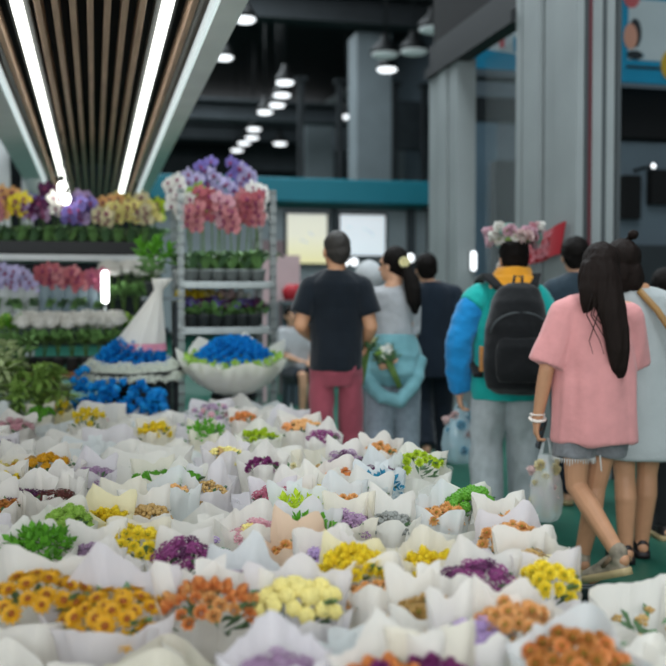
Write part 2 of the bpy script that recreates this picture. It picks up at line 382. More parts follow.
# hall ceiling lamps -------------------------------------------------------
def hall_lamp(px, py, k, label, hgt=5.0, r=.30):
    d0 = hgt * 1000 / (300 - py); p = at(px, py, d0); t = thing('ceiling_lamp', label, 'ceiling lamp', p, 0, 'round lamps hanging in the dark hall')
    g = G(); g.loft([(0, 0, .02, r, r), (0, 0, .12, r * .95, r * .95), (0, 0, .3, r * .35, r * .35), (0, 0, .42, r * .3, r * .3)], 20); g.obj('housing', M_blackmetal, t)
    g = G(); g.loft([(0, 0, -.03, r * .75, r * .75), (0, 0, .0, r * .92, r * .92), (0, 0, .03, r * .92, r * .92)], 20); g.obj('diffuser', M_lamp if k else mat('dim_lamp_diffuser', '#ffffff', .5, .01, 5, emit='#e8eef0', estr=.08), t)
    g = G(); g.tube([(0, 0, .4), (0, 0, 9.5 - p.z)], .015, 6); g.obj('rod', M_blackmetal, t)
LAMPS = [(245, 20), (224, 58), (285, 83), (282, 95.5), (277, 105.5), (265, 112.5), (254, 129.5), (252, 138), (244, 143.5), (237, 150.5)]
ORD = ['first', 'second', 'third', 'fourth', 'fifth', 'sixth', 'seventh', 'eighth', 'ninth', 'tenth', 'eleventh', 'twelfth', 'thirteenth', 'fourteenth', 'fifteenth', 'sixteenth', 'seventeenth', 'eighteenth', 'nineteenth', 'twentieth']
for k, (px, py) in enumerate(LAMPS):
    hall_lamp(px, py, 1, 'round hall lamp beside the slatted canopy, %s one down from the top of the photo' % ORD[k], r=.2 if k < 2 else .22)
for px, py, k, lb in ((387, 70, 1, 'lone bright round lamp high above the white poster box'), (346, 117, 1, 'bright round lamp left of the tall dim column'),
                      (280, 144, 1, 'bright round lamp low above the trolley flowers'), (396, 151, 1, 'bright round lamp low right of the dim column'),
                      (355, 165, 1, 'small lamp just above the teal fascia'), (501, 130, 1, 'bright round lamp seen through the glass between the columns'),
                      (434, 30, 0, 'unlit lamp near the top of the far column'), (414, 52, 0, 'faint unlit lamp beside the far column'), (385, 55, 0, 'faint unlit lamp above the lone bright lamp')):
    hall_lamp(px, py, k, lb, r=.23 if k else .3)

# slatted canopy with two light strips --------------------------------------
CZ = 2.70; Y0, Y1 = 1.2, 13.4
g = G(); g.box((0, (Y0 + Y1) / 2, CZ + .42), (1.5, Y1 - Y0, .04)); can = struct('ceiling_canopy', g, M_void)
xs = [-.455] + [-.245 + i * .0785 for i in range(7)] + [.455]
for x in xs:
    g = G(); g.box((x, (Y0 + Y1) / 2, CZ + .05), (.03, Y1 - Y0, .1)); bevel(struct('slat', g, M_wood, can), .003)
for s in (-1, 1):
    g = G(); g.box((s * (.625 if s > 0 else .665), (Y0 + Y1) / 2, CZ + .22), (.12 if s > 0 else .2, Y1 - Y0, .44)); g.box((s * .555, (Y0 + Y1) / 2, CZ + .3), (.02, Y1 - Y0, .2)); struct('fascia', g, M_soffit if s > 0 else M_white, can)
    g = G(); g.box((s * .548, (Y0 + Y1) / 2, CZ + .03), (.02, Y1 - Y0, .05)); struct('cove_light', g, M_ledsoft, can)
for s, lb in ((-1, 'long white light strip on the canopy side away from the hall lamps'), (1, 'long white light strip on the canopy side next to the hall lamps')):
    t = thing('strip_light', lb, 'strip light', (s * .335, (Y0 + Y1) / 2, CZ), 0, 'strip lights in the slatted canopy')
    g = G(); g.box((0, 0, .0), (.05, Y1 - Y0 - .3, .03)); g.obj('diffuser', M_led, t, False)
    g = G(); g.box((0, 0, .05), (.1, Y1 - Y0 - .2, .06)); g.obj('housing', M_blackmetal, t, False)
# white posts and bracket carrying the canopy on the stall side
for k, (px, py, d) in enumerate(((4, 165, 10.5), (27, 170, 11.6))):
    p = at(px, py, d); g = G(); g.box((p.x, p.y, 1.55), (.12, .12, 3.1)); g.box((p.x, p.y, .06), (.2, .2, .12)); bevel(struct('trim_%d' % (27 + k), g, M_white), .01)
g = G(); pts = [at(-40, 60, 8), at(10, 120, 9.5), at(38, 162, 11), at(66, 176, 11.6)]; g.tube(pts, [.16, .15, .13, .02], 10); g.tube([at(30, 158, 11), at(36, 190, 11.3), at(52, 196, 11.4)], [.1, .09, .02], 10); struct('trim_29', g, M_white, smooth=True)
# pale pink stall panels far behind the trolley
for k, (a, b, c, d, Y, col) in enumerate(((262, 255, 300, 303, 13.0, '#c9aeb0'), (255, 240, 284, 300, 14.0, '#7c6a6c'))):
    g = G(); slab(a, b, c, d, Y, .08, g=g); p0 = on_y(a, d, Y); 
    for px in (a + 3, c - 3): p = on_y(px, d, Y); g.box((p.x, Y + .04, p.z / 2), (.06, .06, p.z))
    o = g.obj('poster_board', mat('stall_panel_%d' % k, col, .6, .08, 3), None, False)
    tag(o, ('pale pink display panel behind the trolley', 'dusky mauve display panel behind the pale pink one')[k], 'panel')
p = on_y(293, 292, 12.6); t = thing('plinth', 'slim grey plinth in front of the pale pink panel', 'plinth', (p.x, p.y, 0))
g = G(); g.box((0, 0, p.z - .13), (.34, .3, .04)); g.obj('top', M_dimgrey, t, False); g = G(); g.box((0, 0, (p.z - .15) / 2), (.26, .22, p.z - .15)); g.obj('body', M_bluegrey, t, False)
g = G(); g.loft([(0, 0, -.11, .12, .1), (0, 0, .02, .15, .12), (0, 0, .1, .08, .07)], 14); o = g.obj('red_parcel', M_red); o.location = p; tag(o, 'small red bundle on the slim grey plinth', 'parcel')

# ------------------------------------------------------------------ flowers: shared meshes
MESH = {}
FC = dict(gold='#d9a520', yellow='#f2dc40', paleyellow='#ecdf8e', lime='#b9cf36', green='#5fa02c', ltgreen='#9cc255', orange='#e29a5c', peach='#e3b071', tan='#c2a064', cream='#e6dcb4',
          purple='#5a2350', magenta='#8c3e78', lilac='#b49ac6', dustypink='#cf9aa4', rose='#b05f74', palepink='#e2c9c6', mauve='#a688a6', brown='#6b3a34', white='#eeece6', blue='#1c98de',
          tealblue='#2a86a4', grey='#8d8f8a', rust='#c68646', red='#b8626a', coral='#cf888c', lavender='#bfb8dc', violet='#7d70b8', apricot='#e6b274')
def fm(c): return mat('petal_' + c, FC[c], .55, .14, 60, trans=.25)
M_ctr = mat('daisy_centre', '#8a4a12', .8, .2, 200, .3, 400)
M_ctrg = mat('green_centre', '#8a9a3a', .8, .2, 200)
M_leaf = mat('leaf_green', '#76a05e', .45, .3, 18, .1, 40, trans=.15)
M_leafd = mat('leaf_dark', '#5a7c55', .45, .3, 18, .1, 40, trans=.1)
M_leafl = mat('leaf_light', '#92b45c', .5, .25, 18, .1, 40, trans=.2)
M_leafp = mat('leaf_pale', '#bccb98', .5, .25, 12, .1, 40, trans=.2)
M_stem = mat('stem_green', '#5b7a3c', .6, .2, 20)
def bloom_mesh(kind, c):
    key = (kind, c)
    if key in MESH: return MESH[key]
    g = G(); R = random.Random(hash(kind) & 255 if False else len(MESH) + 3)
    if kind == 'daisy':
        for ring, (n, e, L) in enumerate(((12, .12, .026), (11, .42, .022))):
            for i in range(n): g.petal((0, 0, .001 * ring), 2 * PI * (i + .5 * ring) / n + R.uniform(-.08, .08), e, L * R.uniform(.9, 1.08), .0105, .3)
        g.sphere((0, 0, .004), (.0085, .0085, .006), 10, 6, 1)
    elif kind == 'mum':
        for ring, (n, e, L) in enumerate(((11, -.15, .024), (10, .3, .023), (9, .75, .02), (6, 1.2, .016))):
            for i in range(n): g.petal((0, 0, .002 * ring), 2 * PI * (i + .5 * ring) / n, e + R.uniform(-.1, .1), L * R.uniform(.88, 1.1), .0125, .5)
        g.sphere((0, 0, .008), (.006, .006, .006), 8, 5, 1)
    elif kind == 'pompon':
        g.sphere((0, 0, .004), (.017, .017, .014), 12, 8)
        for i in range(46):
            z = 1 - (i + .5) / 46 * 1.5; a = i * 2.4; r = math.sqrt(max(0, 1 - z * z))
            g.petal((r * .012 * math.cos(a), r * .012 * math.sin(a), .004 + z * .010), a, math.asin(max(-1, min(1, z))), .0125, .0085, .6)
    elif kind == 'button':
        g.sphere((0, 0, .004), (.016, .016, .012), 12, 8)
        for i in range(22):
            z = 1 - (i + .5) / 22; a = i * 2.4; r = math.sqrt(max(0, 1 - z * z)); g.sphere((r * .0145 * math.cos(a), r * .0145 * math.sin(a), .004 + z * .011), .0036, 6, 4)
    elif kind == 'carnation':
        for ring in range(5):
            rr = .022 * (1 - ring * .17); z = .003 * ring; n = 20; lo = []; hi = []
            for j in range(n):
                a = 2 * PI * j / n; f = 1 + .16 * math.sin(j * 2.5 + ring) + R.uniform(-.1, .1)
                lo.append((rr * .35 * math.cos(a), rr * .35 * math.sin(a), z - .002)); hi.append((rr * f * math.cos(a), rr * f * math.sin(a), z + .008 + .006 * ring * .4 + R.uniform(-.003, .003)))
            g.rings([lo, hi], n, False)
    elif kind == 'statice':
        for i in range(16):
            z = 1 - (i + .5) / 18; a = i * 2.4; r = math.sqrt(max(0, 1 - z * z)); p = (r * .02 * math.cos(a), r * .02 * math.sin(a), z * .018)
            for k in range(4): g.petal(p, k * PI / 2 + a, .5, .0075, .006, .5)
        g.sphere((0, 0, .002), (.012, .012, .01), 8, 5)
    elif kind == 'berry':
        for i in range(9):
            a = i * 2.4; r = .018 * math.sqrt(i / 9); g.sphere((r * math.cos(a), r * math.sin(a), .012 * (1 - i / 9)), .007 * R.uniform(.8, 1.2), 8, 6)
    elif kind == 'leafy':
        for i in range(9): g.petal((0, 0, -.01 + .004 * i), i * 2.4, .15 + .13 * i, .036, .02, .4)
    elif kind == 'orchid':
        for az, L, W in ((0, .036, .042), (PI, .036, .042), (PI / 2, .034, .024), (PI * 1.22, .034, .023), (PI * 1.78, .034, .023)):
            ca, sa = math.cos(az), math.sin(az); d = Vector((ca, 0, sa)); s = Vector((-sa, 0, ca)); y = Vector((0, -1, 0))
            g.add([(0, 0, 0), d * L * .35 + s * W * .42 + y * .006, d * L * .5 + y * .001, d * L * .35 - s * W * .42 + y * .006, d * L * .8 + s * W * .4 + y * .004, d * L * .8 - s * W * .4 + y * .004, d * L + y * -.004],
                  [(0, 2, 1), (0, 3, 2), (1, 2, 4), (2, 3, 5), (2, 6, 4), (2, 5, 6)])
        g.sphere((0, -.008, -.005), (.006, .008, .008), 8, 6, 1); g.petal((0, -.006, -.006), -PI / 2, -.5, .016, .014, .6, 1)
    elif kind == 'floret':   # hydrangea-like cluster
        for i in range(26):
            z = 1 - (i + .5) / 30; a = i * 2.4; r = math.sqrt(max(0, 1 - z * z)); p = (r * .045 * math.cos(a), r * .045 * math.sin(a), z * .035)
            for k in range(4): g.petal(p, k * PI / 2 + a, .25 + .5 * z, .014, .013, .4)
        g.sphere((0, 0, .004), (.036, .036, .026), 10, 6)
    ctr = M_ctrg if kind == 'mum' else (M_ctr if kind == 'daisy' else mat('orchid_lip', '#c9a35a' if c in ('white', 'paleyellow', 'cream') else '#8a3560', .5))
    MESH[key] = g.mesh('bloom_' + kind + '_' + c, [fm(c), ctr]); return MESH[key]
def leafset(key, n, L, W, r, m, zlo=0, up=.5, seed=1):
    k = ('leaf', key)
    if k in MESH: return MESH[k]
    R = random.Random(seed); g = G()
    for i in range(n):
        a = R.uniform(0, 2 * PI); rr = r * math.sqrt(R.random()); g.petal((rr * math.cos(a), rr * math.sin(a), zlo + R.uniform(-.03, .03)), a + R.uniform(-.8, .8), up + R.uniform(-.5, .5), L * R.uniform(.7, 1.2), W * R.uniform(.8, 1.2), .4)
    MESH[k] = g.mesh('foliage_' + key, m); return MESH[k]
# ------------------------------------------------------------------ paper wraps
M_paper = mat('white_wrapping_paper', '#f1eee7', .55, .02, 6, .10, 25, trans=.42)
M_paperc = mat('cream_wrapping_paper', '#efeadb', .55, .02, 6, .10, 25, trans=.42)
M_paperl = mat('lilac_white_paper', '#e9e5e8', .55, .02, 6, .10, 25, trans=.42)
M_paperf = mat('frosted_plastic_sheet', '#e8ecec', .3, .02, 6, .15, 18, trans=.42)
M_papery = mat('pale_yellow_paper', '#f1eac4', .55, .03, 6, .12, 25, trans=.35)
M_paperp = mat('peach_paper', '#e6cdb4', .55, .03, 6, .12, 25, trans=.3)
M_clear = mat('clear_cellophane', '#eef3f3', .12, .02, 6, .25, 20, alpha=.22, spec=.7)
def wrap_mesh(seed, back=.11, corner=.055, front=0.0, r0=.05, r1=.125, h=.40, arc=2 * PI * 1.08, n=56, nv=9):
    key = ('wrap', seed, back, corner, front, r1, h)
    if key in MESH: return MESH[key]
    R = random.Random(seed); g = G(); ph = R.uniform(0, 1); nc = R.choice((4, 4, 5, 5, 6)); kp = R.randint(5, 8); p2 = R.uniform(0, 6)
    a0 = R.uniform(0, 2 * PI); rows = []
    sh = [R.uniform(.5, 1.3) for _ in range(nc + 1)]
    for i in range(nv + 1):
        v = i / nv; row = []
        for j in range(n + 1):
            u = j / n; a = a0 + arc * u; cb = math.sin(a)  # +1 at the back (away from the viewer)
            t = (u * nc + ph) % 1; tri = 1 - abs(2 * t - 1); k = sh[int(u * nc + ph) % (nc + 1)]
            top = h * 1.0 + back * min(1, 1.7 * max(0, cb)) ** 1.2 + front * max(0, -cb) + corner * tri * k
            z = top * v
            r = r0 + (r1 - r0) * v ** .75 * (1 + .10 * v * v * max(0, cb)) + .012 * v ** 3 * tri * k
            r *= 1 + .025 * v * (2 * abs(((kp * a / 6.2832 + p2) % 1) * 2 - 1) - 1) + .02 * v * math.sin(13 * a + p2 * 2) + .012 * u
            dl = (t if t < .5 else t - 1) * arc / nc; r *= 1.08 * (1 - .95 * v ** .6 * (1 - math.cos(PI / nc) / math.cos(dl)))
            q = Vector((math.cos(a) * 3, math.sin(a) * 3, v * 4 + seed)); r += .012 * v * noise.noise(q); z += .01 * v * noise.noise(q * 1.7)
            row.append((r * math.cos(a) * 1.08, r * math.sin(a) * .9, z))
        rows.append(row)
    vs = [p for r in rows for p in r]; m = n + 1
    g.add(vs, [(i * m + j, i * m + j + 1, (i + 1) * m + j + 1, (i + 1) * m + j) for i in range(nv) for j in range(n)])
    MESH[key] = g.mesh('paper_wrap', M_paper); return MESH[key]
WCACHE = {}
def wrap_of(seed, material, **k):
    base = wrap_mesh(seed, **k); key = (base.name, material.name)
    if key not in WCACHE:
        c = base.copy(); c.materials.clear(); c.materials.append(material); WCACHE[key] = c
    return WCACHE[key]
def face_out(a, th, spin, lean=.2):
    return (Matrix.Rotation(lean, 3, 'X') @ Matrix.Rotation(th, 3, Vector((-math.sin(a), math.cos(a), 0))) @ Matrix.Rotation(spin, 3, 'Z')).to_euler()
def bouquet(loc, rad, kind, c, nb, label, hh=.42, tilt=.2, rz=0.0, paper=None, seed=0, lift=.0, bsize=1.0, back=.11, corner=.055, front=0.0, mix=None, leafm=None, name='wrapped_bunch', cat='bouquet', group='paper-wrapped bunches on the flower stand', dome=.05, sheet=None, squash=.8, w0=.05):
    R = random.Random(seed * 31 + 5)
    t = thing(name, label, cat, loc, -YAW + rz, group, tilt)
    k = rad / .119; s = (k, k, hh / .40)
    link('paper_wrap', wrap_of(seed % 14, paper or M_paper, back=back, corner=corner, front=front, r0=w0), t, scale=s)
    if sheet is not None: link('outer_sheet', wrap_of((seed + 5) % 14, sheet, back=back * .5, corner=corner * 1.3, front=front - .05), t, scale=(k * 1.07, k * 1.07, s[2] * .97), rot=(0, 0, .7))
    ra = rad * .93
    fo = link('foliage', leafset('bunch_%s' % (leafm.name if leafm else 'd'), 26, .06, .022, .085, leafm or M_leafd, 0, .5, 4), t, loc=(0, 0, hh - .03 + lift), scale=(k, k * .8, 1))
    for i in range(nb):
        q = math.sqrt((i + .5) / nb); a = i * 2.39996 + seed
        x, y = ra * q * math.cos(a), ra * q * math.sin(a) * squash
        z = hh + lift + dome * (1 - q * q) + R.uniform(-.012, .012) - .012
        cc = c if mix is None or R.random() > .35 else mix
        o = link('bloom', bloom_mesh(kind, cc), t, loc=(x, y, z), scale=bsize * R.uniform(.85, 1.12))
        o.rotation_euler = face_out(a, q * .75, R.uniform(0, 6))
    return t

# ------------------------------------------------------------------ the flower stand: a low platform packed with wrapped bunches
XR = 1.30; PZ = .20
YBK = on_z(150, 409, .64).y + .25
g = G(); XRP = 1.66; g.box(((-4.6 + XRP) / 2, (1.2 + YBK) / 2, PZ - .03), (XRP + 4.6, YBK - 1.2, .06))
plat = thing('display_platform', 'low grey display platform under the paper-wrapped bunches', 'platform')
g.obj('top', mat('grey_platform_board', '#c9cbca', .7, .08, 4), plat, False)
g = G(); g.box(((-4.6 + XR) / 2, (1.2 + YBK) / 2, PZ / 2 - .03), (XR + 4.3, YBK - 1.5, PZ - .06)); g.obj('base', M_dark2, plat, False)
# (px, py, width_px, kind, colour, extra, landmark phrase or None)
P = [
 (15, 425, 34, 'statice', 'dustypink', {}, None), (41, 413, 20, 'pompon', 'green', {}, None), (62, 409, 34, 'carnation', 'yellow', dict(paper=M_papery), None),
 (94, 421, 30, 'carnation', 'yellow', {}, 'carnations near blue flowers'), (10, 445, 26, 'statice', 'purple', {}, None), (24, 454, 20, 'statice', 'white', {}, None),
 (52, 468, 60, 'pompon', 'gold', dict(mix='tan'), 'golden pompons near greens'), (10, 478, 20, 'carnation', 'yellow', {}, None), (72, 484, 32, 'statice', 'lilac', {}, None),
 (95, 470, 24, 'statice', 'mauve', {}, None), (62, 492, 28, 'statice', 'brown', {}, None), (27, 492, 24, 'statice', 'purple', {}, None), (5, 498, 24, 'mum', 'rust', {}, None),
 (70, 519, 40, 'pompon', 'ltgreen', dict(bsize=.9), 'pale green buttons'), (106, 512, 44, 'carnation', 'yellow', dict(paper=M_papery), None), (146, 506, 42, 'berry', 'tan', dict(bsize=1.2), None),
 (45, 549, 50, 'leafy', 'green', dict(leafm=M_leaf), 'bright green leafy bunch'), (6, 553, 30, 'carnation', 'mauve', {}, None), (152, 541, 60, 'mum', 'yellow', {}, 'bright yellow mums'),
 (199, 554, 58, 'statice', 'magenta', dict(mix='purple'), 'magenta statice'), (106, 573, 50, 'carnation', 'palepink', {}, None), (99, 546, 20, 'statice', 'mauve', {}, None),
 (38, 592, 104, 'daisy', 'gold', dict(nb=26, lift=.02, bsize=1.12), 'big golden daisies'), (124, 600, 108, 'daisy', 'gold', dict(nb=26, lift=.01, bsize=1.12), None),
 (213, 600, 92, 'carnation', 'orange', dict(nb=34, mix='peach', front=-.1, bsize=.8, leafm=M_leafd), 'burnt orange carnations'),
 (298, 596, 80, 'button', 'paleyellow', dict(nb=28, mix='paleyellow', bsize=1.25), 'cream yellow buttons'), (362, 571, 66, 'carnation', 'yellow', dict(paper=M_papery, lift=.04, nb=26), 'hazy yellow carnations'),
 (385, 583, 50, 'mum', 'apricot', dict(bsize=.7), None), (490, 575, 68, 'statice', 'purple', dict(nb=30, mix='magenta', sheet=M_clear, bsize=.9), 'deep purple statice'),
 (562, 576, 36, 'mum', 'yellow', {}, 'aisle-edge yellow mums'), (432, 556, 54, 'carnation', 'yellow', dict(paper=M_paperc), None), (518, 536, 62, 'mum', 'apricot', dict(mix='peach'), 'aisle-edge apricot mums'),
 (545, 548, 40, 'statice', 'cream', dict(mix='tan'), None), (478, 503, 38, 'button', 'green', dict(bsize=1.4, lift=.03), 'round green buttons'), (445, 507, 40, 'mum', 'peach', dict(lift=-.01), None), (505, 515, 34, 'mum', 'peach', {}, None),
 (424, 466, 48, 'mum', 'lime', dict(sheet=M_clear, lift=.03), 'lime green mums'), (386, 469, 30, 'statice', 'purple', dict(paper=M_paperf), None), (383, 482, 24, 'leafy', 'tealblue', {}, None),
 (384, 448, 30, 'mum', 'apricot', {}, None), (352, 455, 36, 'statice', 'mauve', dict(mix='purple'), None), (345, 472, 22, 'mum', 'orange', {}, None), (372, 489, 22, 'berry', 'grey', {}, None),
 (303, 427, 38, 'berry', 'apricot', dict(bsize=1.3, mix='orange'), None), (263, 434, 34, 'carnation', 'lime', {}, None), (324, 435, 22, 'statice', 'magenta', {}, None), (247, 418, 24, 'mum', 'orange', {}, None),
 (218, 412, 44, 'statice', 'mauve', dict(mix='dustypink'), None), (266, 460, 34, 'carnation', 'magenta', dict(bsize=.8), None), (280, 496, 30, 'statice', 'rose', {}, 'deep pink statice'), (300, 490, 30, 'statice', 'rose', {}, None),
 (319, 486, 26, 'mum', 'paleyellow', {}, None), (298, 504, 28, 'leafy', 'lime', {}, None), (312, 523, 42, 'leafy', 'green', dict(leafm=M_leaf), None), (312, 538, 50, 'mum', 'peach', dict(paper=M_paperp), None),
 (257, 523, 34, 'statice', 'dustypink', dict(mix='paleyellow'), None), (190, 480, 40, 'pompon', 'green', dict(bsize=.8), 'row of green pompons'), (156, 473, 24, 'pompon', 'green', {}, None),
 (178, 487, 34, 'berry', 'tan', dict(mix='peach'), None), (213, 482, 22, 'berry', 'tan', {}, None), (155, 429, 26, 'carnation', 'yellow', {}, None), (205, 431, 26, 'leafy', 'green', {}, None),
 (226, 451, 30, 'berry', 'paleyellow', dict(mix='tan'), None), (357, 514, 28, 'statice', 'mauve', {}, None), (347, 497, 24, 'mum', 'apricot', {}, None), (390, 513, 24, 'berry', 'grey', {}, None),
 (435, 600, 42, 'mum', 'tan', {}, None), (475, 622, 40, 'statice', 'lilac', {}, None), (520, 616, 58, 'mum', 'apricot', {}, 'blurry orange-tan mums'),
 (590, 650, 100, 'mum', 'rust', dict(mix='orange', nb=32), 'big rust-orange mums'), (412, 662, 50, 'carnation', 'orange', dict(mix='magenta'), None), (446, 660, 44, 'carnation', 'magenta', {}, None), (278, 658, 44, 'statice', 'mauve', {}, None),
 (243, 572, 34, 'statice', 'mauve', {}, None), (330, 549, 30, 'statice', 'lilac', {}, None), (128, 497, 26, 'statice', 'white', {}, None), (12, 466, 24, 'carnation', 'paleyellow', {}, None),
]
CN = dict(gold='golden', yellow='bright yellow', paleyellow='pale yellow', lime='lime', green='green', ltgreen='pale green', orange='orange', peach='peach', tan='tan', cream='cream', purple='dark purple', magenta='magenta',
          lilac='lilac', dustypink='dusty pink', rose='deep pink', palepink='pale pink', mauve='mauve', brown='red-brown', white='white', tealblue='teal blue', grey='grey', rust='rust-orange', apricot='apricot')
KN = dict(daisy='daisies', mum='mums', pompon='pompons', button='buttons', carnation='carnations', statice='statice', berry='berries', leafy='leaves')
SPEC = []
for i, (px, py, wd, kind, c, ex, lm) in enumerate(P):
    zt = .645; p = on_z(px, py, zt); d = depth(p); rad = max(.085, min(.165, wd / 2000.0 * d * 1.08))
    SPEC.append(dict(p=p, d=d, rad=rad, kind=kind, c=c, ex=dict(ex), lm=lm, fill=False, px=px, py=py))
RF = random.Random(21); tries = 0
FILLC = [('statice', 'white'), ('statice', 'mauve'), ('mum', 'cream'), ('statice', 'lilac'), ('berry', 'tan'), ('mum', 'paleyellow'), ('carnation', 'palepink'), ('statice', 'dustypink'), ('pompon', 'ltgreen')]
while tries < 9000:
    tries += 1
    Y = 1.55 + (YBK - 1.75) * RF.random() ** .75; X = RF.uniform(-2.6, XR - .12 + (.22 if Y < 2.2 else 0)); p = Vector((X, Y, .62)); px, py = proj(p)
    if px < -50 or px > 720 or py > 760: continue
    md = .17
    if any((p - Vector((q['p'].x, q['p'].y, .62))).length < (md + (.035 if not q['fill'] else .03)) for q in SPEC): continue
    kind, c = RF.choice(FILLC)
    SPEC.append(dict(p=p, d=depth(p), rad=RF.uniform(.12, .155), kind=kind, c=c, ex={}, lm=None, fill=True, px=px, py=py))
print('bunches', len(SPEC))
LM = [q for q in SPEC if q['lm']]
# labels: own look, then its place by the nearest bunch that is easy to find
groups = {}
for q in SPEC:
    nm = CN[q['c']] + ' ' + KN[q['kind']]
    q['desc'] = ('white-wrapped bunch of ' + nm) if not q['fill'] else ('papery bunch showing few ' + nm)
    if q['lm']: q['label'] = 'paper-wrapped bunch of ' + q['lm'] if 'bunch' not in q['lm'] else q['lm'] + ' in white paper'; continue
    best = min(LM, key=lambda l: (l['p'] - q['p']).length); dv = q['p'] - best['p']; u, v = dv.dot(RT), dv.x * math.sin(YAW) + dv.y * math.cos(YAW)
    rel = ('behind' if v > 0 else 'before') if abs(v) > abs(u) else ('right of' if u > 0 else 'left of')
    groups.setdefault((q['desc'], rel, best['lm']), []).append((dv.length, id(q), q))
for (desc, rel, lm), qs in groups.items():
    qs.sort(key=lambda x: x[:2])
    for k, (_, _, q) in enumerate(qs):
        o = '' if len(qs) == 1 else (', nearest' if k == 0 else ', %s nearest' % ORD[k])
        q['label'] = '%s%s %s the %s' % (desc, o if o else ',', rel, lm)
MODF = random.Random(5)
PAPERS = [M_paper, M_paper, M_paper, M_paperl, M_paperf, M_paperc, M_paper]
for i, q in enumerate(SPEC):
    ex = dict(q['ex']); d = q['d']; tilt = MODF.uniform(.10, .24)
    if q['fill']:
        hh = MODF.uniform(.345, .40); nb = 7 if d < 4 else 5
        near = [l for l in SPEC if not l['fill'] and abs((l['p'] - q['p']).dot(RT)) < l['rad'] + .08 and 0 < l['d'] - d < .40]
        back = MODF.uniform(.02, .07); corner = MODF.uniform(.02, .05)
        if near: hh -= .06; back = .015; corner = .03
        bouquet((q['p'].x, q['p'].y + math.sin(tilt) * .3, PZ), q['rad'], q['kind'], q['c'], nb, q['label'], hh=hh, tilt=tilt, rz=MODF.uniform(-.5, .5), paper=MODF.choice(PAPERS), seed=i, lift=-.03, bsize=.8, back=round(back * 40) / 40, corner=round(corner * 50) / 50, front=.02)
    else:
        nb = ex.pop('nb', 22 if d < 3.4 else 15); lift = ex.pop('lift', .018 if q['lm'] else (.0 if q['rad'] > .11 else -.012)) + min(.04, max(0, (d - 3) * .013))
        bouquet((q['p'].x, q['p'].y + math.sin(tilt) * .42, PZ), q['rad'], q['kind'], q['c'], nb, q['label'], hh=.42, tilt=tilt, rz=MODF.uniform(-.3, .3), paper=ex.pop('paper', MODF.choice(PAPERS)), seed=i, lift=lift, back=.05, corner=.045, front=ex.pop('front', -.02 if q['lm'] else .01), dome=.05 if q['lm'] else .035, **ex)

# ------------------------------------------------------------------ potted plants
M_pot = mat('white_plastic_pot', '#c9cccb', .4, .05, 10); M_potd = mat('dark_plastic_pot', '#3a3f3f', .45, .1, 10); M_potg = mat('grey_translucent_pot', '#8a9290', .35, .06, 10); M_sleeveb = mat('blue_grey_sleeve', '#7f929a', .3, .05, 8, .1, 20, alpha=.8); M_sleeve = mat('clear_pot_sleeve', '#e9eeee', .2, .03, 8, .1, 20, alpha=.45)
def pot_mesh(m):
    k = ('pot', m.name)
    if k not in MESH:
        g = G(); g.loft([(0, 0, 0, .042, .042), (0, 0, .09, .056, .056), (0, 0, .092, .061, .061), (0, 0, .108, .062, .062), (0, 0, .104, .055, .055), (0, 0, .088, .052, .052)], 18); MESH[k] = g.mesh('pot', m)
    return MESH[k]
def strap_leaf(seed):
    k = ('strap', seed)
    if k not in MESH:
        R = random.Random(seed); g = G(); L = R.uniform(.14, .2); W = R.uniform(.045, .062); n = 7; vs = []
        for i in range(n + 1):
            t = i / n; x = L * t; z = .10 * math.sin(t * 2.2) * R.uniform(.9, 1.1); w = W * math.sin(PI * min(1, .12 + t * .88)) ** .7
            vs += [(x, -w / 2, z + .008), (x, 0, z), (x, w / 2, z + .008)]
        g.add(vs, [f for i in range(n) for f in ((3 * i, 3 * i + 1, 3 * i + 4, 3 * i + 3), (3 * i + 1, 3 * i + 2, 3 * i + 5, 3 * i + 4))]); MESH[k] = g.mesh('leaf', M_leafd if seed % 2 else M_leaf)
    return MESH[k]
def orchid(loc, H, c, label, nb=6, seed=0, group='potted orchids', pot=None, bs=1.25, lean=0.0, mix=None, sleeve=None):
    R = random.Random(seed); t = thing('potted_orchid', label, 'orchid', loc, -YAW + R.uniform(-.3, .3), group)
    link('pot', pot_mesh(pot or M_pot), t)
    for i in range(4): link('leaf', strap_leaf(1 + (seed + i) % 6), t, loc=(0, 0, .09), rot=(0, 0, i * PI / 2 + R.uniform(-.4, .4) + .5), scale=R.uniform(1.1, 1.4))
    if sleeve:
        g = G(); g.loft([(0, 0, .06, .05, .05), (0, 0, .2, .062, .062), (0, 0, H * .72, .068, .068)], 16, False); g.obj('sleeve', sleeve, t)
    lean += R.uniform(-.22, .22); H += R.uniform(-.035, .035); nb += R.choice((-1, 0, 0, 1)); pts = [Vector((0, 0, .09))]
    for i in range(1, 9):
        u = i / 8; pts.append(Vector((lean * u * u * .3 + .01 * math.sin(seed + u * 3), -.12 * u ** 3, .09 + (H - .09) * (u - .10 * u ** 4) / .9)))
    g = G(); g.tube(pts, [.0045] * 6 + [.004, .003, .002], 6); g.obj('stem', M_stem, t)
    for i in range(nb):
        u = .60 + .4 * (i / max(1, nb - 1)); k = u * 8; a = pts[int(min(7, k))]; b = pts[min(8, int(k) + 1)]; p = a.lerp(b, k - int(k))
        link('bloom', bloom_mesh('orchid', mix if (mix and R.random() < .4) else c), t, loc=p + Vector(((-1) ** i * .032 + R.uniform(-.012, .012), -.02, 0)), rot=(R.uniform(-.3, .3), R.uniform(-.4, .4), R.uniform(-.6, .6)), scale=bs * R.uniform(.9, 1.1))
    return t
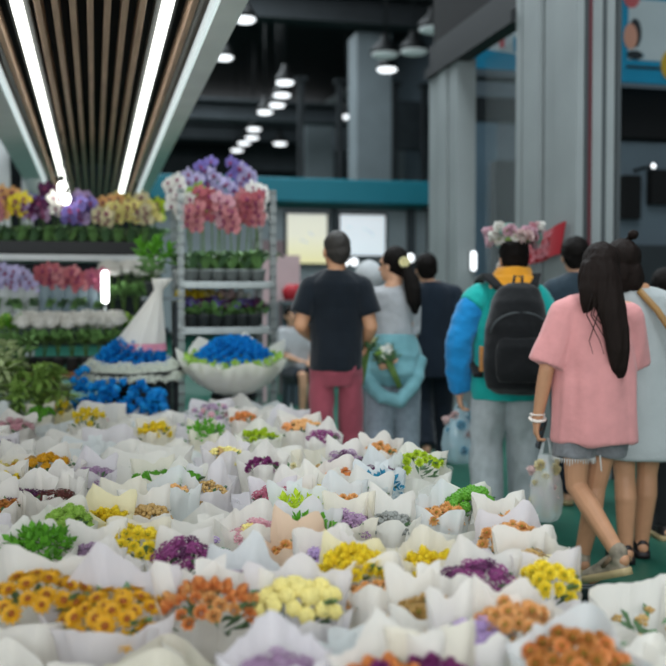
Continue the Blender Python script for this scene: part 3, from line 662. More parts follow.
def cluster_plant(loc, H, c, label, nb=4, seed=0, group='potted flower clusters', pot=None, bs=1.0, name='potted_plant', kind='floret', spread=.06, lm=None):
    R = random.Random(seed); t = thing(name, label, 'potted plant', loc, R.uniform(0, 6), group)
    link('pot', pot_mesh(pot or M_potd), t)
    link('foliage', leafset('cl%d' % (seed % 3), 34, .09, .045, .07, lm or M_leaf, 0, .5, seed % 3), t, loc=(0, 0, H * .55))
    for i in range(nb):
        a = i * 2.4; r = spread * math.sqrt((i + .3) / nb); tip = Vector((r * math.cos(a), r * math.sin(a), H - .02 - r * .4 + R.uniform(-.015, .015)))
        g = G(); g.tube([(0, 0, .09), tip * .55 + Vector((0, 0, .05)), tip], [.004, .0035, .003], 5); g.obj('stem', M_stem, t)
        link('bloom', bloom_mesh(kind, c), t, loc=tip, rot=face_out(a, .4, 1, 0), scale=bs * R.uniform(.9, 1.1))
    return t
# stepped flower rack on the stall side
RY = (7.62, 8.12, 8.72); RZ = (.83, 1.13, 1.72)
RX0, RX1 = on_y(-45, 300, 7.6).x, on_y(166, 300, 8.2).x
rack = thing('flower_rack', 'three-step flower rack crowded with potted orchids', 'rack', ((RX0 + RX1) / 2, 8.1, 0))
for k, (y, z, dp, m) in enumerate(((RY[0], RZ[0], .5, mat('orange_wood_board', '#9a6a43', .55, .15, 5, .1, 20, stretch=(1, 8, 8))), (RY[1], RZ[1], .44, M_bluegrey), (RY[2], RZ[2], .56, M_white))):
    g = G(); g.box((0, y - 8.1, z - .025), (RX1 - RX0, dp, .05)); bevel(g.obj('shelf', m, rack, False), .005)
    for s in (-1, 1):
        for f in (-1, 1):
            g = G(); g.box((s * (RX1 - RX0 - .08) / 2, y - 8.1 + f * (dp / 2 - .03), (z - .05) / 2), (.04, .04, z - .05)); g.obj('leg', M_dark2, rack, False)
g = G(); g.box((0, RY[2] - 8.1 + .3, 1.45), (RX1 - RX0, .03, 1.0)); g.obj('back_panel', M_dark2, rack, False)
# top step
TOP = [(-8, 'coral'), (6, 'peach'), (20, 'yellow'), (33, 'lilac'), (46, 'mauve'), (58, 'white'), (70, 'violet'), (82, 'lilac'), (94, 'violet'), (106, 'cream'), (118, 'paleyellow'), (130, 'paleyellow'), (142, 'cream'), (154, 'paleyellow')]
for i, (px, c) in enumerate(TOP):
    p = on_y(px, 254, RY[2] - .16); orchid((p.x, RY[2] - .16, RZ[2]), .40 + .06 * (i % 3) / 2, c, '%s orchid in the front row of the top step, %s from left' % (CN.get(c, c), ORD[i]), 8, i, 'orchids on the top step', bs=1.8, mix='purple' if c in ('lilac', 'mauve') else None)
TOP2 = [(0, 'dustypink'), (13, 'apricot'), (27, 'paleyellow'), (40, 'violet'), (53, 'purple'), (66, 'lilac'), (80, 'violet'), (93, 'lilac'), (104, 'apricot'), (117, 'apricot'), (130, 'paleyellow'), (143, 'cream'), (156, 'lime')]
for i, (px, c) in enumerate(TOP2):
    p = on_y(px, 250, RY[2] + .12); orchid((p.x, RY[2] + .12, RZ[2]), .50 + .05 * ((i * 2) % 3) / 2, c, '%s orchid in the rear row of the top step, %s from left' % (CN.get(c, c), ORD[i]), 8, 40 + i, 'orchids on the top step', bs=1.8)
MID = [(-6, 'lavender'), (7, 'lavender'), (20, 'lavender'), (33, 'lavender'), (46, 'red'), (58, 'coral'), (70, 'red'), (82, 'coral'), (94, 'rose')]
CN.update(lavender='lavender', coral='coral', red='red', violet='violet', blue='blue')
for i, (px, c) in enumerate(MID):
    p = on_y(px, 300, RY[1]); orchid((p.x, RY[1], RZ[1]), .47, c, '%s orchid on the middle step, %s from left' % (CN.get(c, c), ORD[i]), 8, 80 + i, 'orchids on the middle step', bs=1.75, sleeve=M_sleeve if i < 4 else M_sleeveb)
for i, px in enumerate((112, 124, 136, 148)):
    p = on_y(px, 300, RY[1]); cluster_plant((p.x, RY[1], RZ[1]), .50, 'white', 'white cluster plant on the middle step by the trolley, %s from the red orchids' % ORD[i], 5, 90 + i, 'white cluster plants on the middle step', bs=1.45, spread=.08)
for i, px in enumerate((30, 44, 58, 72, 86, 100, 113)):
    p = on_y(px, 350, RY[0] - .05); cluster_plant((p.x, RY[0] - .05, RZ[0]), .40, 'white', 'white cluster plant on the lowest wooden step, %s from the leafy greens' % ORD[i], 5, 100 + i, 'white cluster plants on the lowest step', bs=1.5, spread=.085)
for i, px in enumerate((4, 16, 122, 134)):
    p = on_y(px, 350, RY[0] - .02); cluster_plant((p.x, RY[0] - .02, RZ[0]), .36, ('ltgreen', 'green', 'ltgreen', 'green')[i], ('pale green leafy pot behind the leafy greens', 'mid green leafy pot beside the white cluster plants', 'pale green leafy pot near the white wrapped cone', 'mid green leafy pot behind the white wrapped cone')[i], 5, 120 + i, 'leafy pots on the lowest step', kind='leafy', bs=1.8, lm=M_leafl)
# long black trays under the top step orchids
def tray(loc, L, D, H, label, m=M_blackmetal):
    g = G(); T = .012
    g.box((0, 0, T / 2), (L, D, T))
    for s in (-1, 1): g.box((0, s * (D / 2 - T / 2), H / 2), (L, T, H)); g.box((s * (L / 2 - T / 2), 0, H / 2), (T, D, H))
    o = g.obj('plant_tray', m, None, False); o.location = loc; return tag(o, label, 'tray')
M_bulb = mat('bulb_glass', '#ffffff', .4, .01, 5, emit='#fffdf4', estr=9)
for px, py, lb in ((62, 187, 'upper of two bare white bulbs above the rack'), (66, 199, 'lower of two bare white bulbs above the rack')):
    p = on_y(px, py, 8.35); t = thing('light_bulb', lb, 'light bulb', p, 0, 'bare bulbs above the rack')
    g = G(); g.sphere((0, 0, 0), (.035, .035, .045), 14, 10); g.obj('bulb', M_bulb, t); g = G(); g.tube([(0, 0, .04), (0, 0, .09)], .018, 10); g.obj('socket', M_blackmetal, t); g = G(); g.tube([(0, 0, .09), (0, 0, CZ + .1 - p.z)], .004, 6); g.obj('cord', M_blackmetal, t)
p = on_y(105, 287, 7.95); t = thing('tube_lamp', 'short upright white tube lamp beside the red orchids', 'tube lamp', p)
g = G(); g.capsule((0, 0, -.1), (0, 0, .1), .028, .028, 14); g.obj('tube', mat('tube_glass', '#ffffff', .4, .01, 5, emit='#fbfdff', estr=5), t); g = G(); g.box((0, .04, 0), (.03, .02, .3)); g.tube([(0, .04, -.15), (0, .04, RZ[1] - p.z)], .012, 8); g.obj('bracket', M_steel, t)
p = on_y(473.5, 261, yd - .06); t = thing('wall_lamp', 'upright white tube lamp on the far grey column', 'wall lamp', p)
g = G(); g.capsule((0, 0, -.07), (0, 0, .07), .03, .03, 14); g.obj('tube', M_lamp, t); g = G(); g.box((0, .04, 0), (.05, .04, .2)); g.obj('mount', M_greyd, t, False)
# ------------------------------------------------------------------ steel flower trolley
TD = 7.25
pA, pB = at(181, 300, TD), at(273, 300, TD); TY = (pA.y + pB.y) / 2; TX0, TX1 = pA.x, on_y(273, 300, TY).x; TX0 = on_y(181, 300, TY).x
TW = TX1 - TX0; TDEP = .62; TH = 2.15
trolley = thing('flower_trolley', 'galvanised steel flower trolley with perforated posts and orchids on top', 'trolley', ((TX0 + TX1) / 2, TY + TDEP / 2, 0))
for sx in (-1, 1):
    for sy in (-1, 1):
        g = G(); x, y = sx * TW / 2, sy * TDEP / 2
        g.box((x, y, .12 + TH / 2 - .06), (.012, .045, TH - .12)); nh = 26
        for j in range(nh + 1): g.box((x, y - .0 , .14 + j * (TH - .16) / nh), (.045, .045, .022))
        for e in (-1, 1): g.box((x + e * .019, y, .12 + TH / 2 - .06), (.007, .045, TH - .12))
        g.obj('post', M_steel, trolley, False)
        g = G(); g.tube([(x - .015, y, .06), (x + .015, y, .06)], .055, 16); g.box((x, y, .115), (.05, .06, .02)); g.obj('wheel', M_blackmetal, trolley)
SHZ = (1.47, 1.14, .3)
for z in SHZ:
    g = G(); g.box((0, 0, z - .02), (TW - .03, TDEP, .008))
    for s in (-1, 1): g.box((0, s * TDEP / 2, z - .012), (TW + .02, .03, .05)); g.box((s * (TW / 2 - .02), 0, z - .012), (.03, TDEP, .05))
    bevel(g.obj('shelf', M_steel, trolley, False), .004)
tray((RX0 / 2 + RX1 / 2, RY[2] - .02, RZ[2]), RX1 - RX0 - .06, .46, .11, 'long black tray of potted orchids on the top step')
tray((trolley.location.x + .02, TY + TDEP / 2, SHZ[0] - .014), TW - .12, TDEP - .08, .035, 'black plant tray on the upper trolley shelf')
k = 0
for r, (yy, H, cols) in enumerate(((.14, .60, ('coral', 'red', 'dustypink', 'coral', 'red', 'coral')), (.30, .68, ('white', 'ltgreen', 'white', 'coral', 'white')), (.47, .87, ('lavender', 'violet', 'lavender', 'lavender', 'violet', 'lavender')))):
    for i, c in enumerate(cols):
        x = TX0 + .09 + (TW - .18) * i / (len(cols) - 1); k += 1
        orchid((x, TY + yy, SHZ[0] - .001), H + .045 * ((i * 2) % 3) - .02, c, '%s orchid in the %s row on top of the trolley, %s from the rack' % (CN.get(c, c), ('front', 'middle', 'rear')[r], ORD[i]), 8, 140 + k, 'orchids on the trolley', pot=M_potg, bs=1.7)
p = at(176, 300, TD - .1); orchid((TX0 + .03, TY + .32, SHZ[0] - .001), .80, 'white', 'white orchid standing over the trolley post nearest the rack', 9, 199, 'orchids on the trolley', bs=1.7, lean=-.25)
CN.update(violet='violet')
for i in range(6):
    x = TX0 + .08 + (TW - .2) * i / 5; cluster_plant((x, TY + .12, SHZ[1]), .21, 'violet' if i % 2 == 0 else 'purple', '%s pot plant on the lower trolley shelf, %s from the rack' % ('violet' if i % 2 == 0 else 'dark purple', ORD[i]), 6, 210 + i, 'violet pot plants on the lower trolley shelf', kind='statice', bs=2.0, spread=.075)
for i in range(5):
    x = TX0 + .08 + (TW - .3) * i / 4; c = ('yellow', 'yellow', 'paleyellow', 'palepink', 'white')[i]
    cluster_plant((x, TY + .38, SHZ[1]), .27, c, '%s pot plant behind the violets on the trolley, %s from the rack' % (CN[c], ORD[i]), 6, 220 + i, 'taller pot plants on the lower trolley shelf', kind='carnation', bs=2.1, spread=.085)
p = at(160, 268, 7.25); g = G()
st = thing('plant_stand', 'slim grey plant stand between the rack and the trolley', 'stand', (p.x, p.y, 0)); g.box((0, 0, 1.36), (.26, .26, .03)); g.obj('top', M_dimgrey, st, False)
for sx in (-1, 1):
    for sy in (-1, 1): g = G(); g.box((sx * .11, sy * .11, .67), (.025, .025, 1.345)); g.obj('leg', M_dark2, st, False)
cluster_plant((p.x - .05, p.y, 1.375), .34, 'green', 'big-leaved bright green plant on the slim grey stand', 6, 231, None, kind='leafy', bs=2.6, lm=M_leafl, spread=.12)
# tall white wrapped cone
p = at(138, 345, 6.95); t = thing('wrapped_cone', 'tall white tissue-wrapped cone with a pink foot beside the trolley', 'wrapped plant', (p.x, p.y, 0))
g = G(); secs = []
for z, r in ((.98, .17), (1.02, .175), (1.08, .16), (1.15, .13), (1.25, .09), (1.35, .05), (1.42, .03), (1.45, .045), (1.5, .07)): secs.append((.02 * (z - 1), 0, z, r, r * .85))
rs = []
for (x, y, z, rx, ry) in secs: rs.append([(x + .32 * (z - 1) + rx * (1 + .10 * math.sin(j * 2.2)) * math.cos(2 * PI * j / 28), y + ry * (1 + .10 * math.sin(j * 2.2)) * math.sin(2 * PI * j / 28), z) for j in range(28)])
g.rings(rs, 28); g.obj('tissue', M_paper, t)
g = G(); g.loft([(.02, -.005, 1.0, .178, .15), (.02, -.005, 1.05, .174, .148)], 28, False); g.obj('pink_band', mat('pink_tissue', '#d68fa6', .6, .08, 10, trans=.2), t)
g = G(); g.loft([(0, 0, 0, .15, .15), (0, 0, .98, .17, .17)], 20); g.obj('stand', M_dark2, t)
# ------------------------------------------------------------------ blue flower arrangements behind the platform
M_blackpaper = mat('dark_wrapping_paper', '#23282b', .5, .1, 8, .1, 20)
FC['deepblue'] = '#1884cc'; FC['gyp'] = '#d3d8cc'
def blue_dome(label, px, py, d, R, ht, bucket_top, wrapm, ring, seed, rim=1.0):
    p = at(px, py, d); t = thing('blue_bouquet', label, 'bouquet', (p.x, p.y, bucket_top), -YAW, 'blue bouquets behind the platform', .12)
    h = p.z - bucket_top; g = G(); n = 48; rows = []; Rn = random.Random(seed)
    prof = ((0, .40), (.06, .55), (.35, .95), (.7, 1.22), (1.0, 1.34))
    for i, (u, rf) in enumerate(prof):
        row = []
        for j in range(n):
            a = 2 * PI * j / n; tri = 1 - abs(2 * ((j / n * 7 + seed * .3) % 1) - 1)
            f = rf * R * (1 + .04 * math.sin(a * 9 + seed) * u + .10 * u * tri); row.append((f * math.cos(a), f * math.sin(a) * .8, h * u + rim * .12 * u * u * tri * (1.0 if math.sin(a) > -.2 else .45) + rim * .05 * u * max(0, math.sin(a))))
        rows.append(row)
    g.rings(rows, n, False); g.obj('paper_wrap', wrapm, t)
    for kk, (nn, rr, kind, c, zz) in enumerate(ring):
        for i in range(nn):
            a = 2 * PI * i / nn + kk; link('bloom', bloom_mesh(kind, c), t, loc=(rr * R * math.cos(a), rr * R * .8 * math.sin(a), h + zz + Rn.uniform(-.01, .01)), rot=face_out(a, .6, i), scale=Rn.uniform(1.5, 2.0))
    nb = 84
    for i in range(nb):
        q = math.sqrt((i + .5) / nb); a = i * 2.39996; link('bloom', bloom_mesh('carnation', 'blue' if i % 4 else 'deepblue'), t, loc=(R * .92 * q * math.cos(a), R * .74 * q * math.sin(a), h + .005 + ht * (1 - q ** 2.2)), rot=face_out(a, q * .9, i), scale=1.6 * R / .24 * Rn.uniform(.9, 1.12))
    return t
def bucket(px, py, d, top, r, label):
    p = at(px, py, d); t = thing('flower_bucket', label, 'bucket', (p.x, p.y, 0), 0, 'black buckets behind the platform')
    g = G(); g.loft([(0, 0, 0, r * .8, r * .8), (0, 0, top - .03, r, r), (0, 0, top - .03, r * 1.06, r * 1.06), (0, 0, top, r * 1.06, r * 1.06), (0, 0, top - .01, r * .95, r * .95), (0, 0, top - .06, r * .93, r * .93)], 24); g.obj('body', M_blackmetal, t)
    g = G(); g.tube([(r * math.cos(a) * 1.07, .02 + .0, top - .1 - r * .7 * math.sin(a)) for a in [PI * i / 12 for i in range(13)]], .005, 5); g.obj('handle', M_steel, t)
bucket(234, 396, 6.95, .70, .15, 'black bucket under the white-wrapped blue bouquet'); bucket(130, 390, 6.95, .74, .15, 'black bucket under the dark-wrapped blue bouquet')
blue_dome('blue bouquet in crumpled white paper before the trolley', 234, 362, 6.95, .265, .14, .70, M_paper, ((26, 1.05, 'leafy', 'ltgreen', -.01), (18, 1.12, 'statice', 'gyp', 0.0)), 3)
blue_dome('blue bouquet ringed with white baby\'s breath in dark paper', 132, 366, 6.95, .255, .16, .74, M_blackpaper, ((34, 1.05, 'statice', 'gyp', .02), (38, 1.18, 'statice', 'gyp', -.01), (42, 1.3, 'statice', 'gyp', -.05)), 8, .1)
p = at(122, 392, 6.62); t = thing('blue_bouquet', 'loose low blue flower heap at the back edge of the platform', 'bouquet', (p.x, p.y, 0), -YAW, 'blue bouquets behind the platform')
g = G(); g.loft([(0, 0, 0, .2, .12), (0, 0, .56, .24, .13), (0, 0, .60, .26, .14)], 24); g.obj('bucket', M_blackmetal, t)
Rb = random.Random(4)
for i in range(86):
    u = Rb.uniform(-1, 1); x = u * .31 - .01; zt = .82 - .10 * u * u + (.12 if u < -.72 else 0); z = Rb.uniform(.60, zt); y = -.12 * math.sqrt(max(0, 1 - ((z - .62) / .24) ** 2)) + Rb.uniform(0, .05)
    link('bloom', bloom_mesh('carnation', 'blue' if i % 4 else 'deepblue'), t, loc=(x, y, z), rot=(Rb.uniform(.2, 1.2), Rb.uniform(-.5, .5), i), scale=Rb.uniform(1.4, 1.8))
# ------------------------------------------------------------------ leafy green bundles at the stall corner
def greens(px, py, d, label, m, seed, zt, sp=.26, n=95, L=.10):
    p = at(px, py, d); t = thing('leafy_bundle', label, 'greenery', (p.x, p.y, 0), 0, 'leafy bundles at the stall corner'); R = random.Random(seed)
    g = G(); g.loft([(0, 0, 0, .12, .12), (0, 0, .5, .15, .15), (0, 0, .52, .165, .165), (0, 0, .5, .14, .14)], 20); g.obj('bucket', M_potd, t)
    gs = G(); gl = G()
    for k in range(13):
        a = R.uniform(0, 6.28); rr = sp * R.uniform(.3, 1.15); tip = Vector((rr * math.cos(a), rr * math.sin(a), zt * R.uniform(.8, 1.0) - rr * .45)); b = Vector((.05 * math.cos(a), .05 * math.sin(a), .4)); mid = b.lerp(tip, .55) + Vector((0, 0, .16))
        pts = [b, b.lerp(mid, .6), mid, mid.lerp(tip, .6) + Vector((0, 0, .03)), tip]; gs.tube(pts, [.005, .0045, .004, .003, .002], 5)
        for j in range(n // 13 * 2):
            u = R.uniform(.25, 1) * 3.99; q = pts[int(u)].lerp(pts[int(u) + 1], u - int(u)); gl.petal(q, R.uniform(0, 6.28), R.uniform(-.9, .7), L * R.uniform(.6, 1.25), L * .42, .5)
    gs.obj('stems', M_stem, t); gl.obj('foliage', m, t)
greens(-8, 390, 6.45, 'pale green leafy bundle cut by the picture edge', M_leafp, 1, 1.14, n=130); greens(24, 395, 6.5, 'light green leafy bundle standing beside the blue flower heap', M_leafl, 2, 1.05, n=130); greens(2, 372, 6.9, 'tall fresh green bundle behind the pale green one', M_leaf, 3, 1.2)
greens(46, 400, 6.7, 'low pale green bundle before the lowest wooden step', M_leafp, 5, .86, sp=.18)

# ------------------------------------------------------------------ people
M_skin = mat('skin_tan', '#c08e6c', .5, .06, 14, .03, 120); M_skin2 = mat('skin_light', '#cf9f80', .5, .06, 14, .03, 120)
M_hair = mat('hair_black', '#120e0c', .65, .3, 60, .3, 160, stretch=(6, 6, .4), spec=.12); M_hairb = mat('hair_dark_brown', '#1c1411', .65, .3, 60, .3, 160, stretch=(6, 6, .4), spec=.12); M_hairg = mat('hair_short_grizzled', '#2c2824', .6, .35, 140, .3, 300)
M_eye = mat('eye_dark', '#1b1512', .2); M_lip = mat('lip', '#9a5a50', .5)
V = Vector
def hand(g, wr, d, side, curl=.6, k=1.0, palm_n=None):
    """palm and five fingers; d = direction from wrist to knuckles, palm_n = direction the palm faces"""
    wr = V(wr); d = V(d).normalized(); n = V(palm_n) if palm_n is not None else V((-side, 0, 0)); n = (n - d * n.dot(d)).normalized(); s = d.cross(n).normalized()
    pc = wr + d * .045 * k; R = Matrix((s, n, d)).transposed()
    g.sphere(pc, (.039 * k, .016 * k, .05 * k), 12, 8, rot=R); g.capsule(wr - d * .03, wr + d * .03, .024 * k, .022 * k)
    for i, (off, L) in enumerate(((-.030, .062), (-.010, .074), (.010, .070), (.030, .055))):
        kn = wr + d * (.085 - abs(off) * .25) * k + s * off * k
        d1 = (d * math.cos(curl * .7) + n * math.sin(curl * .7) + s * off * 2.0).normalized(); m = kn + d1 * L * .5 * k
        d2 = (d * math.cos(curl * 1.9) + n * math.sin(curl * 1.9) + s * off * 1.2).normalized(); m2 = m + d2 * L * .32 * k
        d3 = (d * math.cos(curl * 2.7) + n * math.sin(curl * 2.7)).normalized()
        g.capsule(kn - d * .02 * k, m, .0095 * k, .0088 * k, 8); g.capsule(m, m2, .0088 * k, .008 * k, 8); g.capsule(m2, m2 + d3 * L * .24 * k, .008 * k, .007 * k, 8)
    th = wr + d * .03 * k - s * side * .0 + s * (-.033) * k; td = (d * .6 - s * .75 + n * .35).normalized(); t1 = th + td * .036 * k; t2 = t1 + (d * .8 - s * .2 + n * .5).normalized() * .03 * k
    g.capsule(th, t1, .0125 * k, .0105 * k, 8); g.capsule(t1, t2, .0105 * k, .0085 * k, 8)
def head_geo(g, c, k, yaw, neck):
    """skull, jaw, nose, ears, brow; faces +y turned by yaw"""
    c = V(c); R = Matrix.Rotation(yaw, 3, 'Z'); P_ = lambda x, y, z: c + R @ V((x * k, y * k, z * k))
    g.sphere(P_(0, -.012, .022), (.074 * k, .094 * k, .092 * k), 20, 14, rot=R); g.sphere(P_(0, .022, -.040), (.058 * k, .068 * k, .075 * k), 16, 12, rot=R)
    g.sphere(P_(0, .06, -.088), (.026 * k, .024 * k, .02 * k), 10, 8, rot=R)
    g.capsule(P_(0, .082, .012), P_(0, .102, -.026), .009 * k, .014 * k, 8); g.sphere(P_(.012, .094, -.032), .008 * k, 8, 6); g.sphere(P_(-.012, .094, -.032), .008 * k, 8, 6)
    g.capsule(P_(-.04, .072, .028), P_(.04, .072, .028), .011 * k, .011 * k, 8)
    for s in (-1, 1): g.sphere(P_(s * .076, -.004, -.012), (.010 * k, .02 * k, .032 * k), 10, 8, rot=R @ Matrix.Rotation(s * .3, 3, 'Z'))
    g.capsule(neck, P_(0, -.018, -.06), .056 * k, .054 * k, 14)
    return P_
def arm_geo(g, sh, el, wr, k=1.0, r=(.052, .042, .029)):
    g.capsule(sh, el, r[0] * k, r[1] * k); e, w_ = V(el), V(wr); g.capsule(e, e.lerp(w_, .35), r[1] * k, r[1] * .98 * k); g.capsule(e.lerp(w_, .35), w_, r[1] * .98 * k, r[2] * k)
def leg_geo(g, hip, kn, an, toe, k=1.0, r=(.088, .056, .04)):
    hip, kn, an, toe = map(V, (hip, kn, an, toe)); g.capsule(hip, kn, r[0] * k, r[1] * k)
    back = V((0, -.016, 0)); g.capsule(kn, kn.lerp(an, .32) + back, r[1] * .96 * k, r[1] * 1.02 * k); g.capsule(kn.lerp(an, .32) + back, an, r[1] * 1.0 * k, r[2] * k)
    hd = (toe - an); hd.z = 0 if abs(an.z - .085) < .03 else hd.z; heel = an + (an - toe).normalized() * .03 + V((0, 0, -.045 * k)); g.capsule(an, heel, r[2] * k, .034 * k); g.capsule(heel, toe, .036 * k, .028 * k); 
def torso_geo(g, secs, yaw=0): g.loft(secs, 24, rot=yaw)
MALE = [(0, 0, .80, .14, .105), (0, 0, .88, .168, .118), (0, 0, .97, .160, .112), (0, .01, 1.08, .148, .10), (0, .015, 1.20, .165, .108), (0, .01, 1.32, .182, .108), (0, 0, 1.40, .165, .088), (0, -.005, 1.45, .085, .07), (0, -.005, 1.48, .06, .06)]
FEM = [(0, 0, .80, .135, .105), (0, 0, .88, .165, .118), (0, 0, .98, .148, .105), (0, .01, 1.07, .128, .09), (0, .015, 1.20, .148, .105), (0, .01, 1.31, .160, .098), (0, 0, 1.385, .145, .08), (0, -.005, 1.435, .07, .06), (0, -.005, 1.47, .052, .055)]
def scaled(secs, k, kx=1, dx=0, dy=0): return [(x * k + dx, y * k + dy, z * k, rx * k * kx, ry * k * kx) for x, y, z, rx, ry in secs]
def person(label, px, d, J, female=False, skin=None, voxel=.006, hands=None, kx=1.0):
    """J: joints in metres in the person's own frame (x across, y forward, z up); builds one continuous body, eyes and mouth"""
    k = J['H'] / 1.70; f = foot(px, d); t = thing('person', label, 'person', f, -YAW - math.atan((px - 333) / 1000.0) * 0)
    g = G(); torso_geo(g, scaled(FEM if female else MALE, k, kx, *J.get('shift', (0, 0))), J.get('yaw', 0))
    P_ = head_geo(g, J['head'], k, J.get('hyaw', 0), J['neck'])
    for s in ('L', 'R'):
        sd = -1 if s == 'L' else 1
        arm_geo(g, J['sh' + s], J['el' + s], J['wr' + s], k * (.92 if female else 1.02))
        dd = V(J['wr' + s]) - V(J['el' + s]); dd = V(J['hd' + s]) if 'hd' + s in J else dd
        hand(g, J['wr' + s], dd, sd, J.get('curl', .6), k * (.95 if female else 1.05), J.get('pn' + s))
        leg_geo(g, J['hip' + s], J['kn' + s], J['an' + s], J['toe' + s], k * (.94 if female else 1.0), J.get('rl', (.088, .056, .04)))
    sk = skin or M_skin; b = fuse(g, 'body', sk, t, voxel, 5)
    for sx in (-1, 1):
        g = G(); g.sphere(P_(sx * .031, .081, .006), .011 * k, 10, 8); g.obj('eye', M_eye, t)
    g = G(); g.capsule(P_(-.02, .083, -.062), P_(.02, .083, -.062), .006 * k, .006 * k, 8); g.obj('mouth', M_lip, t)
    t['_k'] = k; return t, P_, k
def base_joints(H, yaw=0, lean=0, hx=0, step=.10, arm=.0):
    k = H / 1.70; J = dict(H=H, head=(hx, .01, 1.585 * k), neck=(0, 0, 1.42 * k), yaw=yaw, hyaw=yaw)
    for s, sd in (('L', -1), ('R', 1)):
        J['sh' + s] = (sd * .165 * k, 0, 1.365 * k); J['el' + s] = (sd * (.225 + arm) * k, -.03 * k, 1.11 * k); J['wr' + s] = (sd * (.225 + arm) * k, .06 * k, .87 * k)
        y = step * sd * k; J['hip' + s] = (sd * .085 * k, 0, .87 * k); J['kn' + s] = (sd * .092 * k, y * .6 + .02, .475 * k); J['an' + s] = (sd * .095 * k, y * .9 - .02, .085 * k); J['toe' + s] = (sd * .105 * k, y * .9 + .13 * k, .03)
    return J
def shoe(parent, an, toe, label, m, sole, k=1.0, hi=.03):
    an, toe = V(an), V(toe); d = (toe - an); d.normalize(); flat = V((d.x, d.y, 0)).normalized()
    up = V((0, 0, 1)); heel = an - flat * .05; 
    ax = (toe + flat * .05 - heel); ax = V((toe.x, toe.y, toe.z)) + flat * .045 - V((heel.x, heel.y, an.z - .055)); L = ax.length; ax.normalize(); s = ax.cross(up).normalized(); u = s.cross(ax).normalized(); o = V((heel.x, heel.y, an.z - .055))
    g = G(); rs = []
    for t_, wd, h in ((0, .022, .05), (.04, .034, .075), (.25, .037, .085), (.42, .039, .075), (.6, .044, .055), (.8, .045, .042), (.94, .034, .034), (1.0, .014, .02)):
        c = o + ax * L * t_; rs.append([c + s * wd * math.cos(a) + u * (max(0, math.sin(a)) * h if math.sin(a) > 0 else .0) for a in [2 * PI * j / 16 for j in range(16)]])
    g.rings(rs, 16); g.capsule(an - V((0, 0, .02)), an + u * hi, .043, .044); o1 = fuse(g, 'shoe', m, parent, .006, 3)
    g = G(); rs = []
    for t_, wd in ((-.03, .02), (.03, .037), (.25, .041), (.6, .049), (.82, .049), (.96, .036), (1.03, .014)):
        c = o + ax * L * t_; rs.append([c + s * wd * cx - u * (.0 if cz > 0 else .026) + u * (.008 if cz > 0 else 0) for cx, cz in ((-1, 1), (1, 1), (1, -1), (-1, -1))])
    g.rings(rs, 4); g.obj('sole', sole, o1, True); return o1
def hair_short(t, P_, k, m, full=1.0, low=0.0, name='hair'):
    g = G(); g.sphere(P_(0, -.02, .040), (.081 * k * full, .096 * k * full, .086 * k * full), 20, 14); g.sphere(P_(0, -.045, .0 - low * .3), (.076 * k * full, .066 * k, .075 * k), 18, 12); g.sphere(P_(0, -.055, -.045 - low), (.056 * k * full, .042 * k, .04 * k), 14, 10)
    return fuse(g, name, m, t, .006, 3, .004, (30, 30, 30), 2)
def top_geo(secs, sleeves, extra=None):
    g = G(); torso_geo(g, secs); zt = secs[-1][2]; x0 = secs[-1][0]
    for (a, b, r0, r1) in sleeves[:2]:
        sd = 1 if a[0] > 0 else -1; g.capsule((x0 + sd * .05, 0, zt - .052), (a[0], a[1], a[2]), .062, r0 * .92); g.capsule((x0 + sd * .04, .0, zt - .09), (a[0] * .8, a[1], a[2] - .05), .08, r0)
    for (a, b, r0, r1) in sleeves:
        a, b = V(a), V(b); g.capsule(a, a.lerp(b, .35), r0, r0 * .97); g.tube([a, a.lerp(b, .5), b], [r0, (r0 + r1) / 2, r1], 16)
    return g
def trousers(t, J, k, m, waist, r=(.105, .085, .075), hem=None, wr=.007, seed=0, name='trousers', rx=.172, ry=.125):
    g = G(); hz = V(J['hipL']).z; sx = J.get('shift', (0, 0))
    g.loft([(sx[0], sx[1], hz - .10, rx * .8 * k, ry * .85 * k), (sx[0], sx[1], hz - .02, rx * k, ry * 1.02 * k), (sx[0], sx[1], hz + .06, rx * k, ry * k), (sx[0], sx[1], waist, rx * .93 * k, ry * .92 * k)], 24)
    for s in 'LR':
        h, kn, an = V(J['hip' + s]), V(J['kn' + s]), V(J['an' + s]); e = an + V((0, 0, .0)) if hem is None else kn.lerp(an, hem)
        g.capsule(h, kn, r[0] * k, r[1] * k, 16); g.tube([kn, kn.lerp(e, .5), e], [r[1] * k, (r[1] + r[2]) / 2 * k, r[2] * k], 16)
    return fuse(g, name, m, t, .009, 4, wr, (11, 11, 7), seed)
def cloth(name, h, var=.07, sc=14, bump=.25, bs=45): return mat(name, h, .85, var, sc, bump, bs, sheen=.2, spec=.15)

